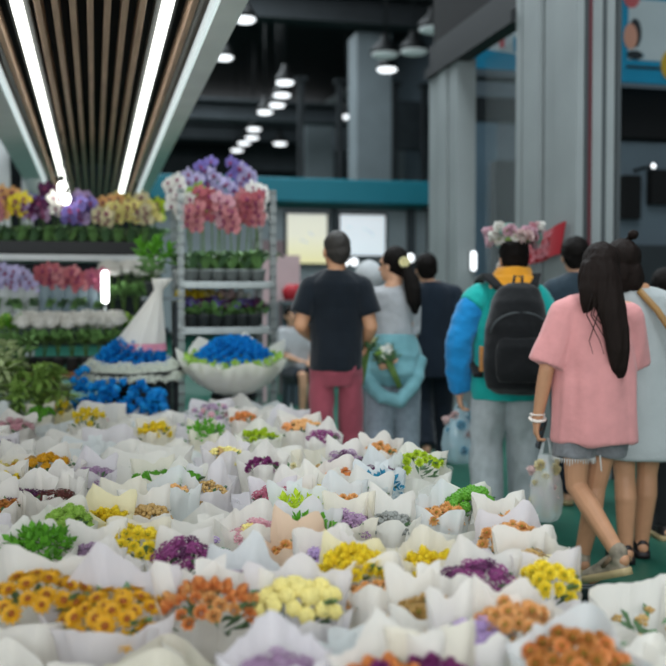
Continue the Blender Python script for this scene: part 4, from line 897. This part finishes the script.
# --- girl in the pink shirt (walking away, trailing foot lifted)
J = base_joints(1.62); J.update(head=(.02, .01, 1.50), neck=(.0, 0, 1.35), hyaw=.15)
J.update(shL=(-.155, 0, 1.30), elL=(-.235, -.02, 1.02), wrL=(-.262, .05, .775), hdL=(-.1, .15, -1), shR=(.155, 0, 1.30), elR=(.20, .10, 1.04), wrR=(.10, .26, 1.02), hdR=(-.5, 1, .1))
J.update(hipL=(-.085, 0, .80), knL=(-.085, -.0, .46), anL=(.055, -.24, .185), toeL=(-.035, -.11, .035), hipR=(.075, .02, .80), knR=(.03, .07, .45), anR=(-.03, .10, .085), toeR=(-.045, .24, .03), curl=.75, rl=(.086, .057, .041))
t, P_, k = person('person in a loose pink shirt and grey shorts with very long dark hair walking away', 595, 4.78, J, True, M_skin, .0048)
g = top_geo([(0.005, 0, .675, .205, .15), (0.005, 0, .75, .202, .148), (0, .0, .95, .195, .14), (0, .01, 1.15, .185, .13), (0, .01, 1.27, .172, .112), (0, 0, 1.335, .13, .085), (0, 0, 1.37, .07, .065)],
            [((-.145, 0, 1.275), (-.235, -.015, 1.04), .075, .092), ((.145, 0, 1.275), (.195, .07, 1.04), .075, .09)])
M_pinkshirt = cloth('pink_cotton', '#cf8f8e'); fuse(g, 'shirt', M_pinkshirt, t, .008, 3, .018, (9, 9, 1.8), 3)
g = G(); g.loft([(0, 0, .70, .155, .118), (0, 0, .80, .168, .125), (0, 0, .92, .165, .12)], 24)
g.tube([(-.085, 0, .80), (-.093, -.005, .70), (-.10, -.01, .60)], [.095, .097, .10], 18); g.tube([(.08, .02, .80), (.075, .03, .70), (.066, .04, .61)], [.095, .098, .102], 18)
fuse(g, 'shorts', cloth('grey_denim', '#75777a', .15, 40), t, .008, 3, .005, (14, 14, 14), 8)
g = G(); Rr = random.Random(2)
for i in range(26):
    a = -.1 - PI * i / 25.0; g.capsule((-.10 + .10 * math.cos(a), -.01 + .10 * math.sin(a), .602), (-.10 + .103 * math.cos(a), -.01 + .103 * math.sin(a), .602 - Rr.uniform(.008, .03)), .003, .0015, 5)
g.capsule((.0, -.11, .62), (.005, -.115, .55), .004, .003, 5); g.obj('frayed_hem', mat('frayed_white_thread', '#c9c9c6', .8), t)
g = G(); g.sphere(P_(0, -.018, .038), (.086, .10, .09), 20, 14); g.sphere(P_(-.01, -.05, -.04), (.088, .068, .12), 18, 12)
g.loft([(.085, -.12, .985, .016, .008), (.08, -.135, 1.03, .04, .02), (.07, -.145, 1.12, .056, .03), (.06, -.14, 1.22, .062, .035), (.04, -.125, 1.31, .070, .042), (.02, -.105, 1.39, .078, .05), (.01, -.08, 1.46, .086, .06), (.01, -.05, 1.52, .08, .07), (.015, -.035, 1.56, .066, .07), (.018, -.025, 1.585, .04, .045)], 18)
g.loft([(-.065, -.09, 1.29, .014, .010), (-.058, -.095, 1.34, .04, .026), (-.045, -.09, 1.40, .058, .042), (-.03, -.065, 1.47, .066, .055), (-.015, -.045, 1.53, .06, .06)], 16)
fuse(g, 'long_hair', M_hairb, t, .006, 3, .006, (45, 45, 3), 4)
g = G()
for (x0, x1) in ((-.03, .01), (-.05, -.02), (-.02, .06), (.0, -.07)): g.tube([(x0, -.13, 1.38), (x0 - .03, -.155, 1.28), (x1, -.165, 1.16), (x1 + .02, -.16, 1.10)], [.003, .003, .002, .001], 5)
g.obj('loose_strand', M_hairb, t)
M_shw = mat('sneaker_cream', '#8f8473', .6, .45, 22); M_sole = mat('sneaker_sole', '#ab9870', .6, .1, 10); M_sandal = mat('dark_sandal', '#231d1e', .5, .1, 20)
sh = shoe(t, J['anL'], J['toeL'], 'cream sneaker', M_shw, M_sole, hi=.015); sh2 = shoe(t, J['anR'], J['toeR'], 'cream sneaker', M_shw, M_sole, hi=.015)
g = G(); a = V(J['anL']); g.tube([a + V((.046, -.03, -.01)), a + V((.02, .03, -.06)), a + V((-.03, .06, -.09))], .010, 6); g.tube([a + V((-.045, -.02, -.01)), a + V((-.07, .02, -.06))], .010, 6); g.obj('brown_trim', mat('brown_suede', '#6f5a45', .8, .1, 40), sh)
g = G(); g.tube([V(J['wrL']) + V((.036 * math.cos(a), .036 * math.sin(a), -.0 + .008 * math.sin(a))) for a in [2 * PI * i / 18 for i in range(19)]], .008, 8); g.tube([V(J['wrL']) + V((.035 * math.cos(a), .035 * math.sin(a), .022)) for a in [2 * PI * i / 18 for i in range(19)]], .004, 8); o = g.obj('bracelet', mat('white_beads', '#e6ddd4', .4, .05, 30), t)
Wg = foot(595, 4.78)
def at_person(ft, v): c, s = math.cos(-YAW), math.sin(-YAW); return V((ft.x + v[0] * c - v[1] * s, ft.y + v[0] * s + v[1] * c, v[2]))
# phone and plastic bag held in her hand
o_ = at_person(Wg, (-.235, .085, .70)); t = thing('phone', 'dark phone held in the hand of the girl in pink', 'phone', o_, -YAW)
R_ = Matrix.Rotation(.25, 3, 'Y')
g = G(); g.box((0, 0, 0), (.012, .07, .15), R_); bevel(g.obj('body', M_blackmetal, t, False), .004); g = G(); g.box(R_ @ V((-.0068, 0, 0)), (.002, .062, .135), R_); g.obj('screen', mat('phone_glass', '#2a3034', .1), t, False); g = G(); g.tube([R_ @ V((.008, .02, .05)), R_ @ V((.010, .02, .05))], .01, 10); g.obj('camera', M_greyd, t)
M_bag = mat('clear_plastic_bag', '#dfe6e6', .18, .03, 8, .35, 14, alpha=.42, spec=.6)
def plastic_bag(label, o_, W, H, D, handle_h, m, seed):
    t = thing('plastic_bag', label, 'bag', o_, -YAW); g = G(); n = 40; rows = []
    for v, wf in ((0, .55), (.03, .75), (.12, .95), (.35, 1.05), (.6, .95), (.8, .72), (.92, .5), (1, .42)):
        rows.append([(W / 2 * wf * math.cos(a) * (1 + .09 * math.sin(5 * a + v * 4 + seed)), D / 2 * wf * math.sin(a) * (1 + .12 * math.sin(4 * a + seed)), -H * (1 - v)) for a in [2 * PI * j / n for j in range(n)]])
    g.rings(rows, n, False); g.add(rows[0], [tuple(range(n))]); g.obj('film', m, t)
    g = G()
    for s in (-1, 1): g.tube([(s * W * .17, 0, -.02), (s * W * .12, 0, handle_h * .5), (s * .01, 0, handle_h), (s * -.01, .02, handle_h * .9)], [.012, .009, .007, .006], 8)
    g.obj('handle', m, t); return t
plastic_bag('clear plastic bag of pale flowers carried by the girl in pink', at_person(Wg, (-.215, .07, .60)), .155, .33, .11, .075, M_bag, 1)
def bag_bunch(label, o_, H, W, c1, c2, kind, seed, bs, stems=True, ang=0.0, leafm=None, cat='flowers', flip=False):
    R = random.Random(seed); t = thing('cut_flowers', label, cat, o_, -YAW, None); t.rotation_euler = (0, ang, -YAW)
    if stems:
        g = G()
        for i in range(9): a = i * 2.4; r = W * .16 * math.sqrt(i / 9); g.tube([(r * math.cos(a), r * math.sin(a), 0), (r * 1.6 * math.cos(a), r * 1.6 * math.sin(a), H * .75)], .006, 6)
        g.obj('stems', M_stem if leafm or kind == 'statice' else mat('pale_stems', '#b9ad86', .6, .2, 30), t)
    if leafm: link('foliage', leafset('bag' + leafm.name, 40, .08, .03, W * .4, leafm, 0, .5, 7), t, loc=(0, 0, H * .72))
    for i in range(22 if not leafm else 10):
        u = i / 21; a = i * 2.4; r = W * .40 * R.uniform(.5, 1); z = H * (.15 + .85 * u) if not leafm else H * R.uniform(.75, 1)
        link('bloom', bloom_mesh(kind, c1 if R.random() < .6 else c2), t, loc=(r * math.cos(a), r * .65 * math.sin(a), z), rot=face_out(a, 1.1, i), scale=bs * R.uniform(.85, 1.2))
    return t
bag_bunch('pale pink and cream cut flowers inside the clear plastic bag', at_person(Wg, (-.215, .07, .29)), .27, .14, 'cream', 'palepink', 'carnation', 3, 1.15)

# --- woman in the long white shirt beside her
J = base_joints(1.66); J.update(head=(-.065, .02, 1.535), neck=(.0, 0, 1.38), hyaw=-.75)
J.update(elL=(-.22, .10, 1.10), wrL=(-.14, .26, 1.05), hdL=(.5, 1, .1), elR=(.25, .03, 1.10), wrR=(.22, .22, .98))
J.update(hipL=(-.085, 0, .83), knL=(-.06, -.01, .455), anL=(-.055, -.02, .085), toeL=(-.07, .12, .03), hipR=(.085, 0, .83), knR=(.075, .05, .46), anR=(.065, .10, .085), toeR=(.08, .24, .03), rl=(.086, .06, .042))
t, P_, k = person('person in a long white shirt with a tan shoulder strap and hair in a topknot', 637, 5.12, J, True, M_skin, .006)
g = top_geo([(.03, 0, .545, .25, .16), (.03, 0, .60, .245, .16), (.025, 0, .85, .215, .145), (.01, .01, 1.1, .185, .13), (0, .01, 1.28, .18, .115), (0, 0, 1.37, .135, .088), (0, 0, 1.415, .068, .062)],
            [((-.155, 0, 1.31), (-.22, .06, 1.07), .08, .085), ((.155, 0, 1.31), (.25, .02, 1.07), .085, .09)])
fuse(g, 'shirt', cloth('white_cotton', '#a6acac', .03), t, .008, 4, .009, (7, 7, 2.2), 13)
g = G(); g.sphere(P_(0, -.02, .035), (.092, .108, .092), 20, 14); g.sphere(P_(0, -.05, -.05), (.098, .085, .12), 18, 12); g.sphere(P_(.055, -.01, -.07), (.05, .07, .10), 14, 10); g.sphere(P_(-.055, -.02, -.06), (.05, .065, .09), 14, 10)
h = fuse(g, 'hair', M_hairb, t, .006, 3, .008, (30, 30, 10), 9)
g = G(); g.capsule(P_(.02, -.02, .115), P_(.045, -.02, .135), .016, .014); g.sphere(P_(.062, -.02, .15), (.028, .026, .024), 12, 8); fuse(g, 'topknot', M_hairb, t, .005, 2, .003, (60, 60, 60), 1)
g = G(); pts = [(-.02, -.085, 1.40), (.06, -.125, 1.30), (.14, -.155, 1.17), (.21, -.14, 1.04), (.245, -.06, .96)]; rs = []
for p in pts: p = V(p); rs.append([p + V((-.012, 0, -.011)), p + V((.012, 0, .011)), p + V((.012, -.008, .011)), p + V((-.012, -.008, -.011))])
g.rings(rs, 4); g.obj('strap', mat('tan_leather_strap', '#94703f', .5, .1, 20), t, True)
shoe(t, J['anL'], J['toeL'], '', M_sandal, M_sandal, hi=-.02); shoe(t, J['anR'], J['toeR'], '', M_sandal, M_sandal, hi=-.02)

# --- person in the blue and teal jacket with the backpack
J = base_joints(1.73, step=.09); J.update(head=(.045, .02, 1.60), neck=(.03, 0, 1.45), hyaw=.1)
J.update(elL=(-.305, -.03, 1.09), wrL=(-.275, .05, .79), hdL=(0.02, .1, -1), elR=(.28, .0, 1.10), wrR=(.25, .12, .88), curl=.75)
J.update(anL=(-.12, -.05, .085), knL=(-.115, .02, .48), toeL=(-.14, .09, .03), anR=(.14, .06, .085), knR=(.12, .05, .48), toeR=(.16, .2, .03))
t, P_, k = person('person in a blue and teal hooded jacket wearing a flower crown and black backpack', 506, 6.10, J, False, M_skin2, .0055)
PD = foot(506, 6.10)
M_tealj = cloth('teal_jacket', '#1aa39c', .06); M_bluej = cloth('blue_sleeve', '#1a82c0', .06); M_hood = cloth('yellow_hood', '#e09a2c', .08)
g = top_geo([(0, 0, .745, .205, .155), (0, 0, .80, .215, .165), (0, 0, .95, .205, .155), (0, .01, 1.15, .205, .145), (0, .01, 1.33, .205, .128), (0.01, 0, 1.42, .15, .10), (.02, 0, 1.47, .08, .075)],
            [((-.165, 0, 1.365), (-.21, -.02, 1.31), .088, .088), ((.17, 0, 1.365), (.27, -.01, 1.20), .09, .09)])
fuse(g, 'jacket', M_tealj, t, .009, 4, .010, (9, 9, 6), 21)
g = G(); g.capsule((-.215, -.015, 1.30), (-.295, -.03, 1.09), .086, .082, 16); g.tube([(-.295, -.03, 1.09), (-.288, .0, .95), (-.276, .04, .80)], [.082, .08, .07], 16); g.tube([(-.279, .04, .835), (-.274, .05, .785)], [.055, .05], 16); fuse(g, 'sleeve', M_bluej, t, .009, 4, .010, (12, 12, 14), 5)
g = G(); g.capsule((.262, -.01, 1.22), (.285, .0, 1.10), .086, .084, 16); g.tube([(.28, .0, 1.10), (.265, .06, .98), (.25, .11, .90)], [.09, .083, .07], 16); fuse(g, 'sleeve', M_bluej, t, .009, 4, .010, (12, 12, 14), 6)
g = G(); g.loft([(.03, -.02, 1.385, .06, .05), (.03, -.03, 1.42, .125, .10), (.03, -.03, 1.47, .135, .105), (.035, -.02, 1.52, .115, .10), (.04, -.01, 1.55, .095, .09)], 22); g.loft([(.015, -.125, 1.29, .015, .02), (.02, -.125, 1.36, .06, .04), (.03, -.11, 1.43, .115, .06), (.03, -.08, 1.49, .12, .06)], 18)
fuse(g, 'hood', M_hood, t, .008, 4, .009, (14, 14, 12), 3)
trousers(t, J, k, cloth('pale_blue_denim', '#b2babd', .10, 20), .86, (.112, .10, .098), wr=.011, seed=4)
shoe(t, J['anL'], J['toeL'], '', M_shw, M_sole); shoe(t, J['anR'], J['toeR'], '', M_shw, M_sole)
hair_short(t, P_, k, M_hair, 1.10)
g = G(); g.tube([P_(-.08, .0, -.01), P_(-.088, .03, -.03), P_(-.075, .06, -.06)], .004, 6); g.sphere(P_(-.07, .07, -.05), (.015, .03, .035), 10, 8); g.obj('face_mask', mat('white_face_mask', '#e4e8ea', .6), t)
t = thing('backpack', 'large black backpack on the jacket of the flower-crowned person', 'backpack', at_person(PD, (0, 0, 0)), -YAW)
M_bp = cloth('black_nylon', '#151719', .15, 20, .3, 30)
g = G(); g.loft([(.02, -.235, .80, .12, .07), (.015, -.25, .84, .17, .115), (.015, -.255, 1.0, .192, .135), (.02, -.25, 1.2, .182, .13), (.025, -.235, 1.34, .155, .11), (.035, -.215, 1.42, .11, .08), (.035, -.2, 1.45, .05, .04)], 26); fuse(g, 'body', M_bp, t, .01, 5, .010, (7, 7, 7), 2)
g = G(); g.loft([(.02, -.345, .88, .12, .05), (.02, -.355, .93, .14, .055), (.02, -.355, 1.08, .14, .055), (.02, -.345, 1.13, .12, .045)], 22); fuse(g, 'pocket', M_bp, t, .008, 4, .006, (9, 9, 9), 5)
g = G(); g.tube([(.02 + .17 * math.cos(a), -.345 - .035 * math.sin(a), 1.16 + .12 * math.sin(a)) for a in [PI * i / 14 for i in range(15)]], .005, 6); g.obj('zip', M_greyd, t)
for s in (-1, 1):
    g = G(); pts = [(s * .10 + .03, -.17, 1.42), (s * .15 + .02, -.08, 1.50), (s * .165 + .01, .05, 1.48), (s * .17, .15, 1.36), (s * .185, .15, 1.15), (s * .20, .0, .98), (s * .19, -.16, .90)]; rs = []
    for p in pts: p = V(p); rs.append([p + V((-.028, 0, -.012)), p + V((.028, 0, -.012)), p + V((.028, 0, .012)), p + V((-.028, 0, .012))])
    g.rings(rs, 4); bevel(g.obj('shoulder_strap', M_bp, t, True), .004)
g = G(); g.tube([(.005, -.2, 1.43), (.01, -.22, 1.49), (.055, -.22, 1.49), (.06, -.2, 1.43)], .009, 8); g.obj('handle', M_bp, t)
g = G(); g.box((-.175, -.17, 1.0), (.02, .07, .15)); bevel(g.obj('side_tag', mat('orange_tag', '#c98a4a', .6), t, False), .006)
# flower crown on the head
cpos = P_(0, -.012, .115); t = thing('floral_wreath', 'flower crown of pink, white and pale teal blooms on a dark-haired head', 'flower crown', at_person(PD, cpos), -YAW)
g = G(); g.tube([(.105 * math.cos(a), .118 * math.sin(a), .0) for a in [2 * PI * i / 28 for i in range(29)]], .012, 8); g.obj('band', M_leafl, t)
FC.update(paleteal='#a9cfc6', skyblue='#8fbfd2', blush='#dcb9c4'); Rc = random.Random(6)
for i in range(64):
    a = i * 2.4; v = Rc.uniform(-.03, .07); rr = Rc.uniform(1.0, 1.42); link('bloom', bloom_mesh(('carnation', 'mum')[i % 2], ('blush', 'white', 'palepink', 'blush', 'dustypink', 'white', 'paleteal')[i % 7]), t, loc=(.105 * rr * math.cos(a), .118 * rr * math.sin(a), v), rot=face_out(a, 1.0, i, 0), scale=Rc.uniform(1.3, 1.9))
M_bagb = mat('pale_blue_plastic_bag', '#b4d3dd', .18, .05, 8, .35, 14, alpha=.6, spec=.6)
plastic_bag('pale blue plastic bag carried by the person with the backpack', at_person(PD, (-.262, .07, .68)), .22, .34, .15, .05, M_bagb, 4)
bag_bunch('pale blue and pink flowers inside the blue plastic bag', at_person(PD, (-.262, .07, .36)), .29, .19, 'skyblue', 'palepink', 'carnation', 8, 1.5)

# --- man in the black t-shirt
J = base_joints(1.775, step=.06); J.update(head=(0, .02, 1.66), neck=(0, 0, 1.50), hyaw=.35)
J.update(shL=(-.16, 0, 1.42), shR=(.16, 0, 1.42), elL=(-.222, -.05, 1.19), wrL=(-.18, .17, 1.12), hdL=(.3, 1, -.1), elR=(.22, -.03, 1.18), wrR=(.195, .07, 1.09), hdR=(-.1, .35, -.9), curl=.9, rl=(.070, .054, .04))
t, P_, k = person('person in a black t-shirt and burgundy trousers with cropped dark hair', 336, 6.35, J, False, M_skin, .0055, kx=.86)
PA = foot(336, 6.35)
g = top_geo([(0, 0, .905, .165, .14), (0, 0, 1.0, .165, .138), (0, .01, 1.15, .168, .128), (0, .01, 1.3, .18, .122), (0, .0, 1.40, .185, .122), (0, -.005, 1.455, .178, .115), (0, -.008, 1.50, .125, .098), (0, -.008, 1.54, .070, .074)],
            [((-.16, 0, 1.425), (-.215, -.035, 1.26), .078, .076), ((.16, 0, 1.425), (.212, -.02, 1.26), .078, .076)])
fuse(g, 't_shirt', cloth('black_cotton', '#101820', .1), t, .008, 4, .008, (8, 8, 4), 31)
trousers(t, J, k, cloth('burgundy_cotton', '#8c4450', .08), .93, (.078, .074, .074), wr=.010, seed=9, rx=.150, ry=.122)
shoe(t, J['anL'], J['toeL'], '', M_sandal, M_sole); shoe(t, J['anR'], J['toeR'], '', M_sandal, M_sole)
hair_short(t, P_, k, M_hairg, .99)
bag_bunch('bundle of leafy stems hanging from the hand of the man in black', at_person(PA, (.155, .085, .80)), .34, .13, 'ltgreen', 'cream', 'statice', 12, 1.1, True, .14, M_leafd)

# --- woman with the ponytail
J = base_joints(1.70, step=.07); J.update(head=(-.0, .02, 1.585), neck=(.01, 0, 1.44), hyaw=.95)
J.update(elL=(-.155, .0, 1.13), wrL=(-.13, .19, 1.05), shL=(-.122, .02, 1.385), shR=(.122, 0, 1.385), elR=(.135, .05, 1.11), wrR=(-.0, -.16, .95), hdR=(-.5, -.3, -.4), curl=.9)
t, P_, k = person('ponytailed person in a grey top with a teal jacket tied round the waist', 393, 6.75, J, True, M_skin2, .006)
PB = foot(393, 6.75)
g = top_geo([(0, 0, 1.02, .13, .105), (0, .01, 1.10, .135, .108), (0, .015, 1.22, .142, .112), (0, .01, 1.32, .146, .108), (0, 0, 1.40, .13, .088), (.005, 0, 1.45, .066, .06)],
            [((-.12, .02, 1.37), (-.155, .0, 1.12), .062, .056), ((.12, 0, 1.37), (.135, .05, 1.12), .062, .056)])
fuse(g, 'top', cloth('grey_jersey', '#a9abae', .05), t, .008, 4, .010, (10, 10, 9), 41)
trousers(t, J, k, cloth('faded_denim', '#8b97a1', .12, 25), .95, (.105, .092, .09), wr=.010, seed=14)
M_tj = cloth('teal_tied_jacket', '#6b9aa1', .07)
g = G(); g.loft([(0, 0, .78, .17, .14), (.0, -.02, .86, .205, .175), (0, -.01, .98, .195, .16), (0, 0, 1.08, .165, .135), (0, 0, 1.12, .145, .118)], 24)
g.tube([(-.19, -.02, .98), (-.185, -.13, .82), (-.08, -.185, .71), (.03, -.19, .69), (.13, -.15, .78), (.19, -.05, .96)], [.04, .045, .05, .05, .045, .04], 12)
fuse(g, 'tied_jacket', M_tj, t, .009, 4, .014, (9, 9, 9), 17)
shoe(t, J['anL'], J['toeL'], '', M_shw, M_sole); shoe(t, J['anR'], J['toeR'], '', M_shw, M_sole)
hair_short(t, P_, k, M_hair, 1.06)
g = G(); g.loft([(.14, -.10, 1.26, .012, .012), (.135, -.11, 1.33, .045, .04), (.125, -.11, 1.42, .055, .045), (.11, -.095, 1.5, .05, .045), (.085, -.075, 1.56, .04, .04), (.05, -.05, 1.61, .04, .04)], 14); fuse(g, 'ponytail', M_hair, t, .006, 3, .006, (40, 40, 6), 3)
g = G(); c = V((.068, -.10, 1.60))
for i in range(12): a = 2 * PI * i / 12; g.sphere(c + V((.026 * math.cos(a), -.006 + .006 * math.sin(3 * a), .026 * math.sin(a))), (.012, .012, .012), 8, 6)
g.sphere(c, (.02, .016, .02), 10, 8); g.obj('scrunchie', mat('cream_scrunchie', '#d9cf9c', .8, .1, 30), t)
bag_bunch('bundle of green stems held behind the ponytailed woman, cut ends down', at_person(PB, (.03, -.23, .78)), .27, .10, 'white', 'ltgreen', 'statice', 15, 1.1, True, -.42, M_leafd)

# --- man in navy, walking ahead
J = base_joints(1.73, step=.10); J.update(head=(-.06, .02, 1.60), neck=(-.02, 0, 1.45), hyaw=.2, anL=(-.07, -.20, .17), toeL=(-.07, -.10, .04), knL=(-.08, .04, .5))
t, P_, k = person('person in a navy shirt and dark trousers walking beyond the ponytailed woman', 433, 8.2, J, False, M_skin2, .008)
M_navy = cloth('navy_cotton', '#17222e', .08); M_navy2 = cloth('dark_trouser', '#141d27', .08)
g = top_geo([(0, 0, .72, .19, .145), (0, 0, .82, .195, .145), (0, .01, 1.1, .19, .135), (0, .01, 1.3, .2, .13), (0, .0, 1.40, .192, .115), (0, -.004, 1.45, .15, .105), (-.01, -.005, 1.50, .075, .078)], [(J['shL'], J['elL'], .082, .08), (J['shR'], J['elR'], .082, .08), (J['elL'], V(J['elL']).lerp(V(J['wrL']), .8), .075, .06), (J['elR'], V(J['elR']).lerp(V(J['wrR']), .8), .075, .06)])
fuse(g, 'shirt', M_navy, t, .01, 4, .008, (8, 8, 4), 51); trousers(t, J, k, M_navy2, .9, wr=.008, seed=2); hair_short(t, P_, k, M_hair, 1.12)
shoe(t, J['anL'], J['toeL'], '', M_shw, M_sole); shoe(t, J['anR'], J['toeR'], '', M_shw, M_sole)

# --- further people
def simple_person(label, px, d, H, shirt, pants, female, hairm, hx=0, long=False, hood=None, arm=.02, **kw):
    J = base_joints(H, step=.08, arm=arm); J['head'] = (hx, .02, J['head'][2]); J.update(kw)
    t, P_, k = person(label, px, d, J, female, M_skin2, .009)
    secs = [(0, 0, .76 * k, .18 * k, .14 * k), (0, 0, .86 * k, .185 * k, .14 * k), (0, .01, 1.1 * k, .172 * k, .13 * k), (0, .01, 1.3 * k, .194 * k, .125 * k), (0, 0, 1.39 * k, .185 * k, .108 * k), (0, -.004, 1.44 * k, .13 * k, .095 * k), (0, -.005, 1.485 * k, .07 * k, .072 * k)]
    g = top_geo(secs, [(J['shL'], J['elL'], .078 * k, .075 * k), (J['shR'], J['elR'], .078 * k, .075 * k), (J['elL'], V(J['elL']).lerp(V(J['wrL']), .75), .07 * k, .055 * k), (J['elR'], V(J['elR']).lerp(V(J['wrR']), .75), .07 * k, .055 * k)])
    if hood: g.sphere(P_(0, -.02, .02), (.115 * k, .13 * k, .125 * k), 18, 12); g.loft([(hx, 0, 1.36 * k, .15 * k, .11 * k), (hx, 0, 1.5 * k, .11 * k, .10 * k)], 18)
    fuse(g, 'top', shirt, t, .01, 4, .008, (8, 8, 4), int(px)); trousers(t, J, k, pants, .95 * k, wr=.008, seed=int(px))
    if not hood: hair_short(t, P_, k, hairm, 1.1, .03 if long else 0)
    shoe(t, J['anL'], J['toeL'], '', M_sandal, M_sole); shoe(t, J['anR'], J['toeR'], '', M_sandal, M_sole); return t
simple_person('person in a dark slate shirt whose dark head shows beside the long-haired girl', 579, 6.65, 1.755, cloth('slate_cotton', '#2c3a44'), M_navy2, False, M_hair, hx=-.03)
simple_person('person in a pale grey hooded top between the man in black and the ponytailed woman', 369, 8.1, 1.64, cloth('pale_grey_jersey', '#b9bcbe', .04), cloth('grey_trouser', '#6e767c'), True, M_hair, hood=True)
simple_person('dark-haired person in black trousers at the picture edge beyond the white shirt', 676, 5.7, 1.52, cloth('charcoal_cotton', '#2a2e31'), cloth('black_trouser', '#121516'), True, M_hair, long=True, hx=-.06)
simple_person('small dark-haired person far ahead between the navy shirt and the blue sleeve', 463, 10.5, 1.50, M_navy2, M_navy, True, M_hair)
# seated person far behind the trolley, on a stool
J = base_joints(1.62); k = 1.62 / 1.7
J.update(head=(-.06, .0, 1.17), neck=(-.03, 0, 1.02), shL=(-.16, 0, .97), shR=(.15, 0, .97), elL=(-.2, -.06, .72), wrL=(-.08, -.22, .66), elR=(.2, -.05, .72), wrR=(.06, -.24, .64), hdL=(.6, -1, 0), hdR=(-.6, -1, 0), hyaw=2.9, pnL=(0, 0, -1), pnR=(0, 0, -1))
for s, sd in (('L', -1), ('R', 1)): J.update({'hip' + s: (sd * .09, .0, .50), 'kn' + s: (sd * .13 + .02, -.40, .50), 'an' + s: (sd * .12 + .02, -.36, .085), 'toe' + s: (sd * .14 + .02, -.50, .03)})
f = foot(296, 11.6); t = thing('person', 'person in a grey shirt sitting on a stool far behind the trolley', 'person', f, -YAW + .5)
g = G(); g.loft([(0, 0, .44, .15, .12), (0, 0, .52, .165, .13), (0, 0, .7, .14, .1), (-.01, 0, .88, .155, .105), (-.01, 0, .98, .14, .09), (-.02, 0, 1.03, .07, .06)], 22); P_ = head_geo(g, J['head'], k, 2.9, J['neck'])
for s, sd in (('L', -1), ('R', 1)):
    arm_geo(g, J['sh' + s], J['el' + s], J['wr' + s], .92); hand(g, J['wr' + s], J['hd' + s], sd, .5, .95, (0, 0, -1)); leg_geo(g, J['hip' + s], J['kn' + s], J['an' + s], J['toe' + s], .92)
fuse(g, 'body', M_skin2, t, .009, 4)
g = G(); g.loft([(0, 0, .46, .17, .14), (0, 0, .6, .165, .13), (-.01, 0, .88, .17, .12), (-.015, 0, .98, .15, .1), (-.02, 0, 1.04, .075, .065)], 22)
for s in 'LR': g.capsule(J['sh' + s], V(J['sh' + s]).lerp(V(J['el' + s]), .7), .07, .075)
fuse(g, 'shirt', cloth('light_grey_cotton', '#b4b6b9', .04), t, .01, 4, .008, (8, 8, 5), 3)
g = G(); g.loft([(0, 0, .42, .17, .14), (0, 0, .53, .172, .14)], 22)
for s in 'LR': g.capsule(J['hip' + s], V(J['hip' + s]).lerp(V(J['kn' + s]), .75), .1, .085)
fuse(g, 'shorts', M_navy2, t, .01, 4, .006, (8, 8, 5), 4)
g = G(); g.sphere(P_(0, -.02, .035), (.084, .1, .09), 18, 12); g.sphere(P_(0, -.05, -.03), (.08, .06, .09), 16, 10); fuse(g, 'hair', M_hair, t, .008, 3)
for sx in (-1, 1): g = G(); g.sphere(P_(sx * .031, .081, .006), .011, 8, 6); g.obj('eye', M_eye, t)
for s in 'LR': shoe(t, J['an' + s], J['toe' + s], '', M_shw, M_sole)
t = thing('stool', 'low dark stool under the seated person behind the trolley', 'stool', f, -YAW + .5)
g = G(); g.loft([(0, 0, .375, .16, .16), (0, 0, .385, .17, .17), (0, 0, .405, .17, .17), (0, 0, .41, .16, .16)], 24); g.obj('seat', M_dark2, t)
for i in range(4): a = PI / 4 + i * PI / 2; g = G(); g.tube([(.12 * math.cos(a), .12 * math.sin(a), .38), (.16 * math.cos(a), .16 * math.sin(a), 0)], .014, 8); g.obj('leg', M_blackmetal, t)
# dark plastic crate at the aisle end of the stand
p = on_z(655, 612, .56); t = thing('plastic_crate', 'dark plastic crate at the aisle corner of the flower stand', 'crate', (1.43, 2.52, PZ), -.1)
g = G(); W_, D_, H_ = .38, .30, .31; g.box((0, 0, .02), (W_, D_, .02))
for s in (-1, 1): g.box((0, s * D_ / 2, H_ / 2), (W_, .012, H_)); g.box((s * W_ / 2, 0, H_ / 2), (.012, D_, H_)); g.box((0, s * D_ / 2, H_ - .02), (W_ + .04, .03, .03)); g.box((s * W_ / 2, 0, H_ - .02), (.03, D_ + .04, .03))
for s in (-1, 1):
    for j in range(6): g.box((-.17 + j * .068, s * (D_ / 2 + .008), H_ / 2), (.012, .012, H_ - .08))
bevel(g.obj('body', mat('dark_green_plastic', '#1d2a29', .35, .1, 10), t, False), .003)
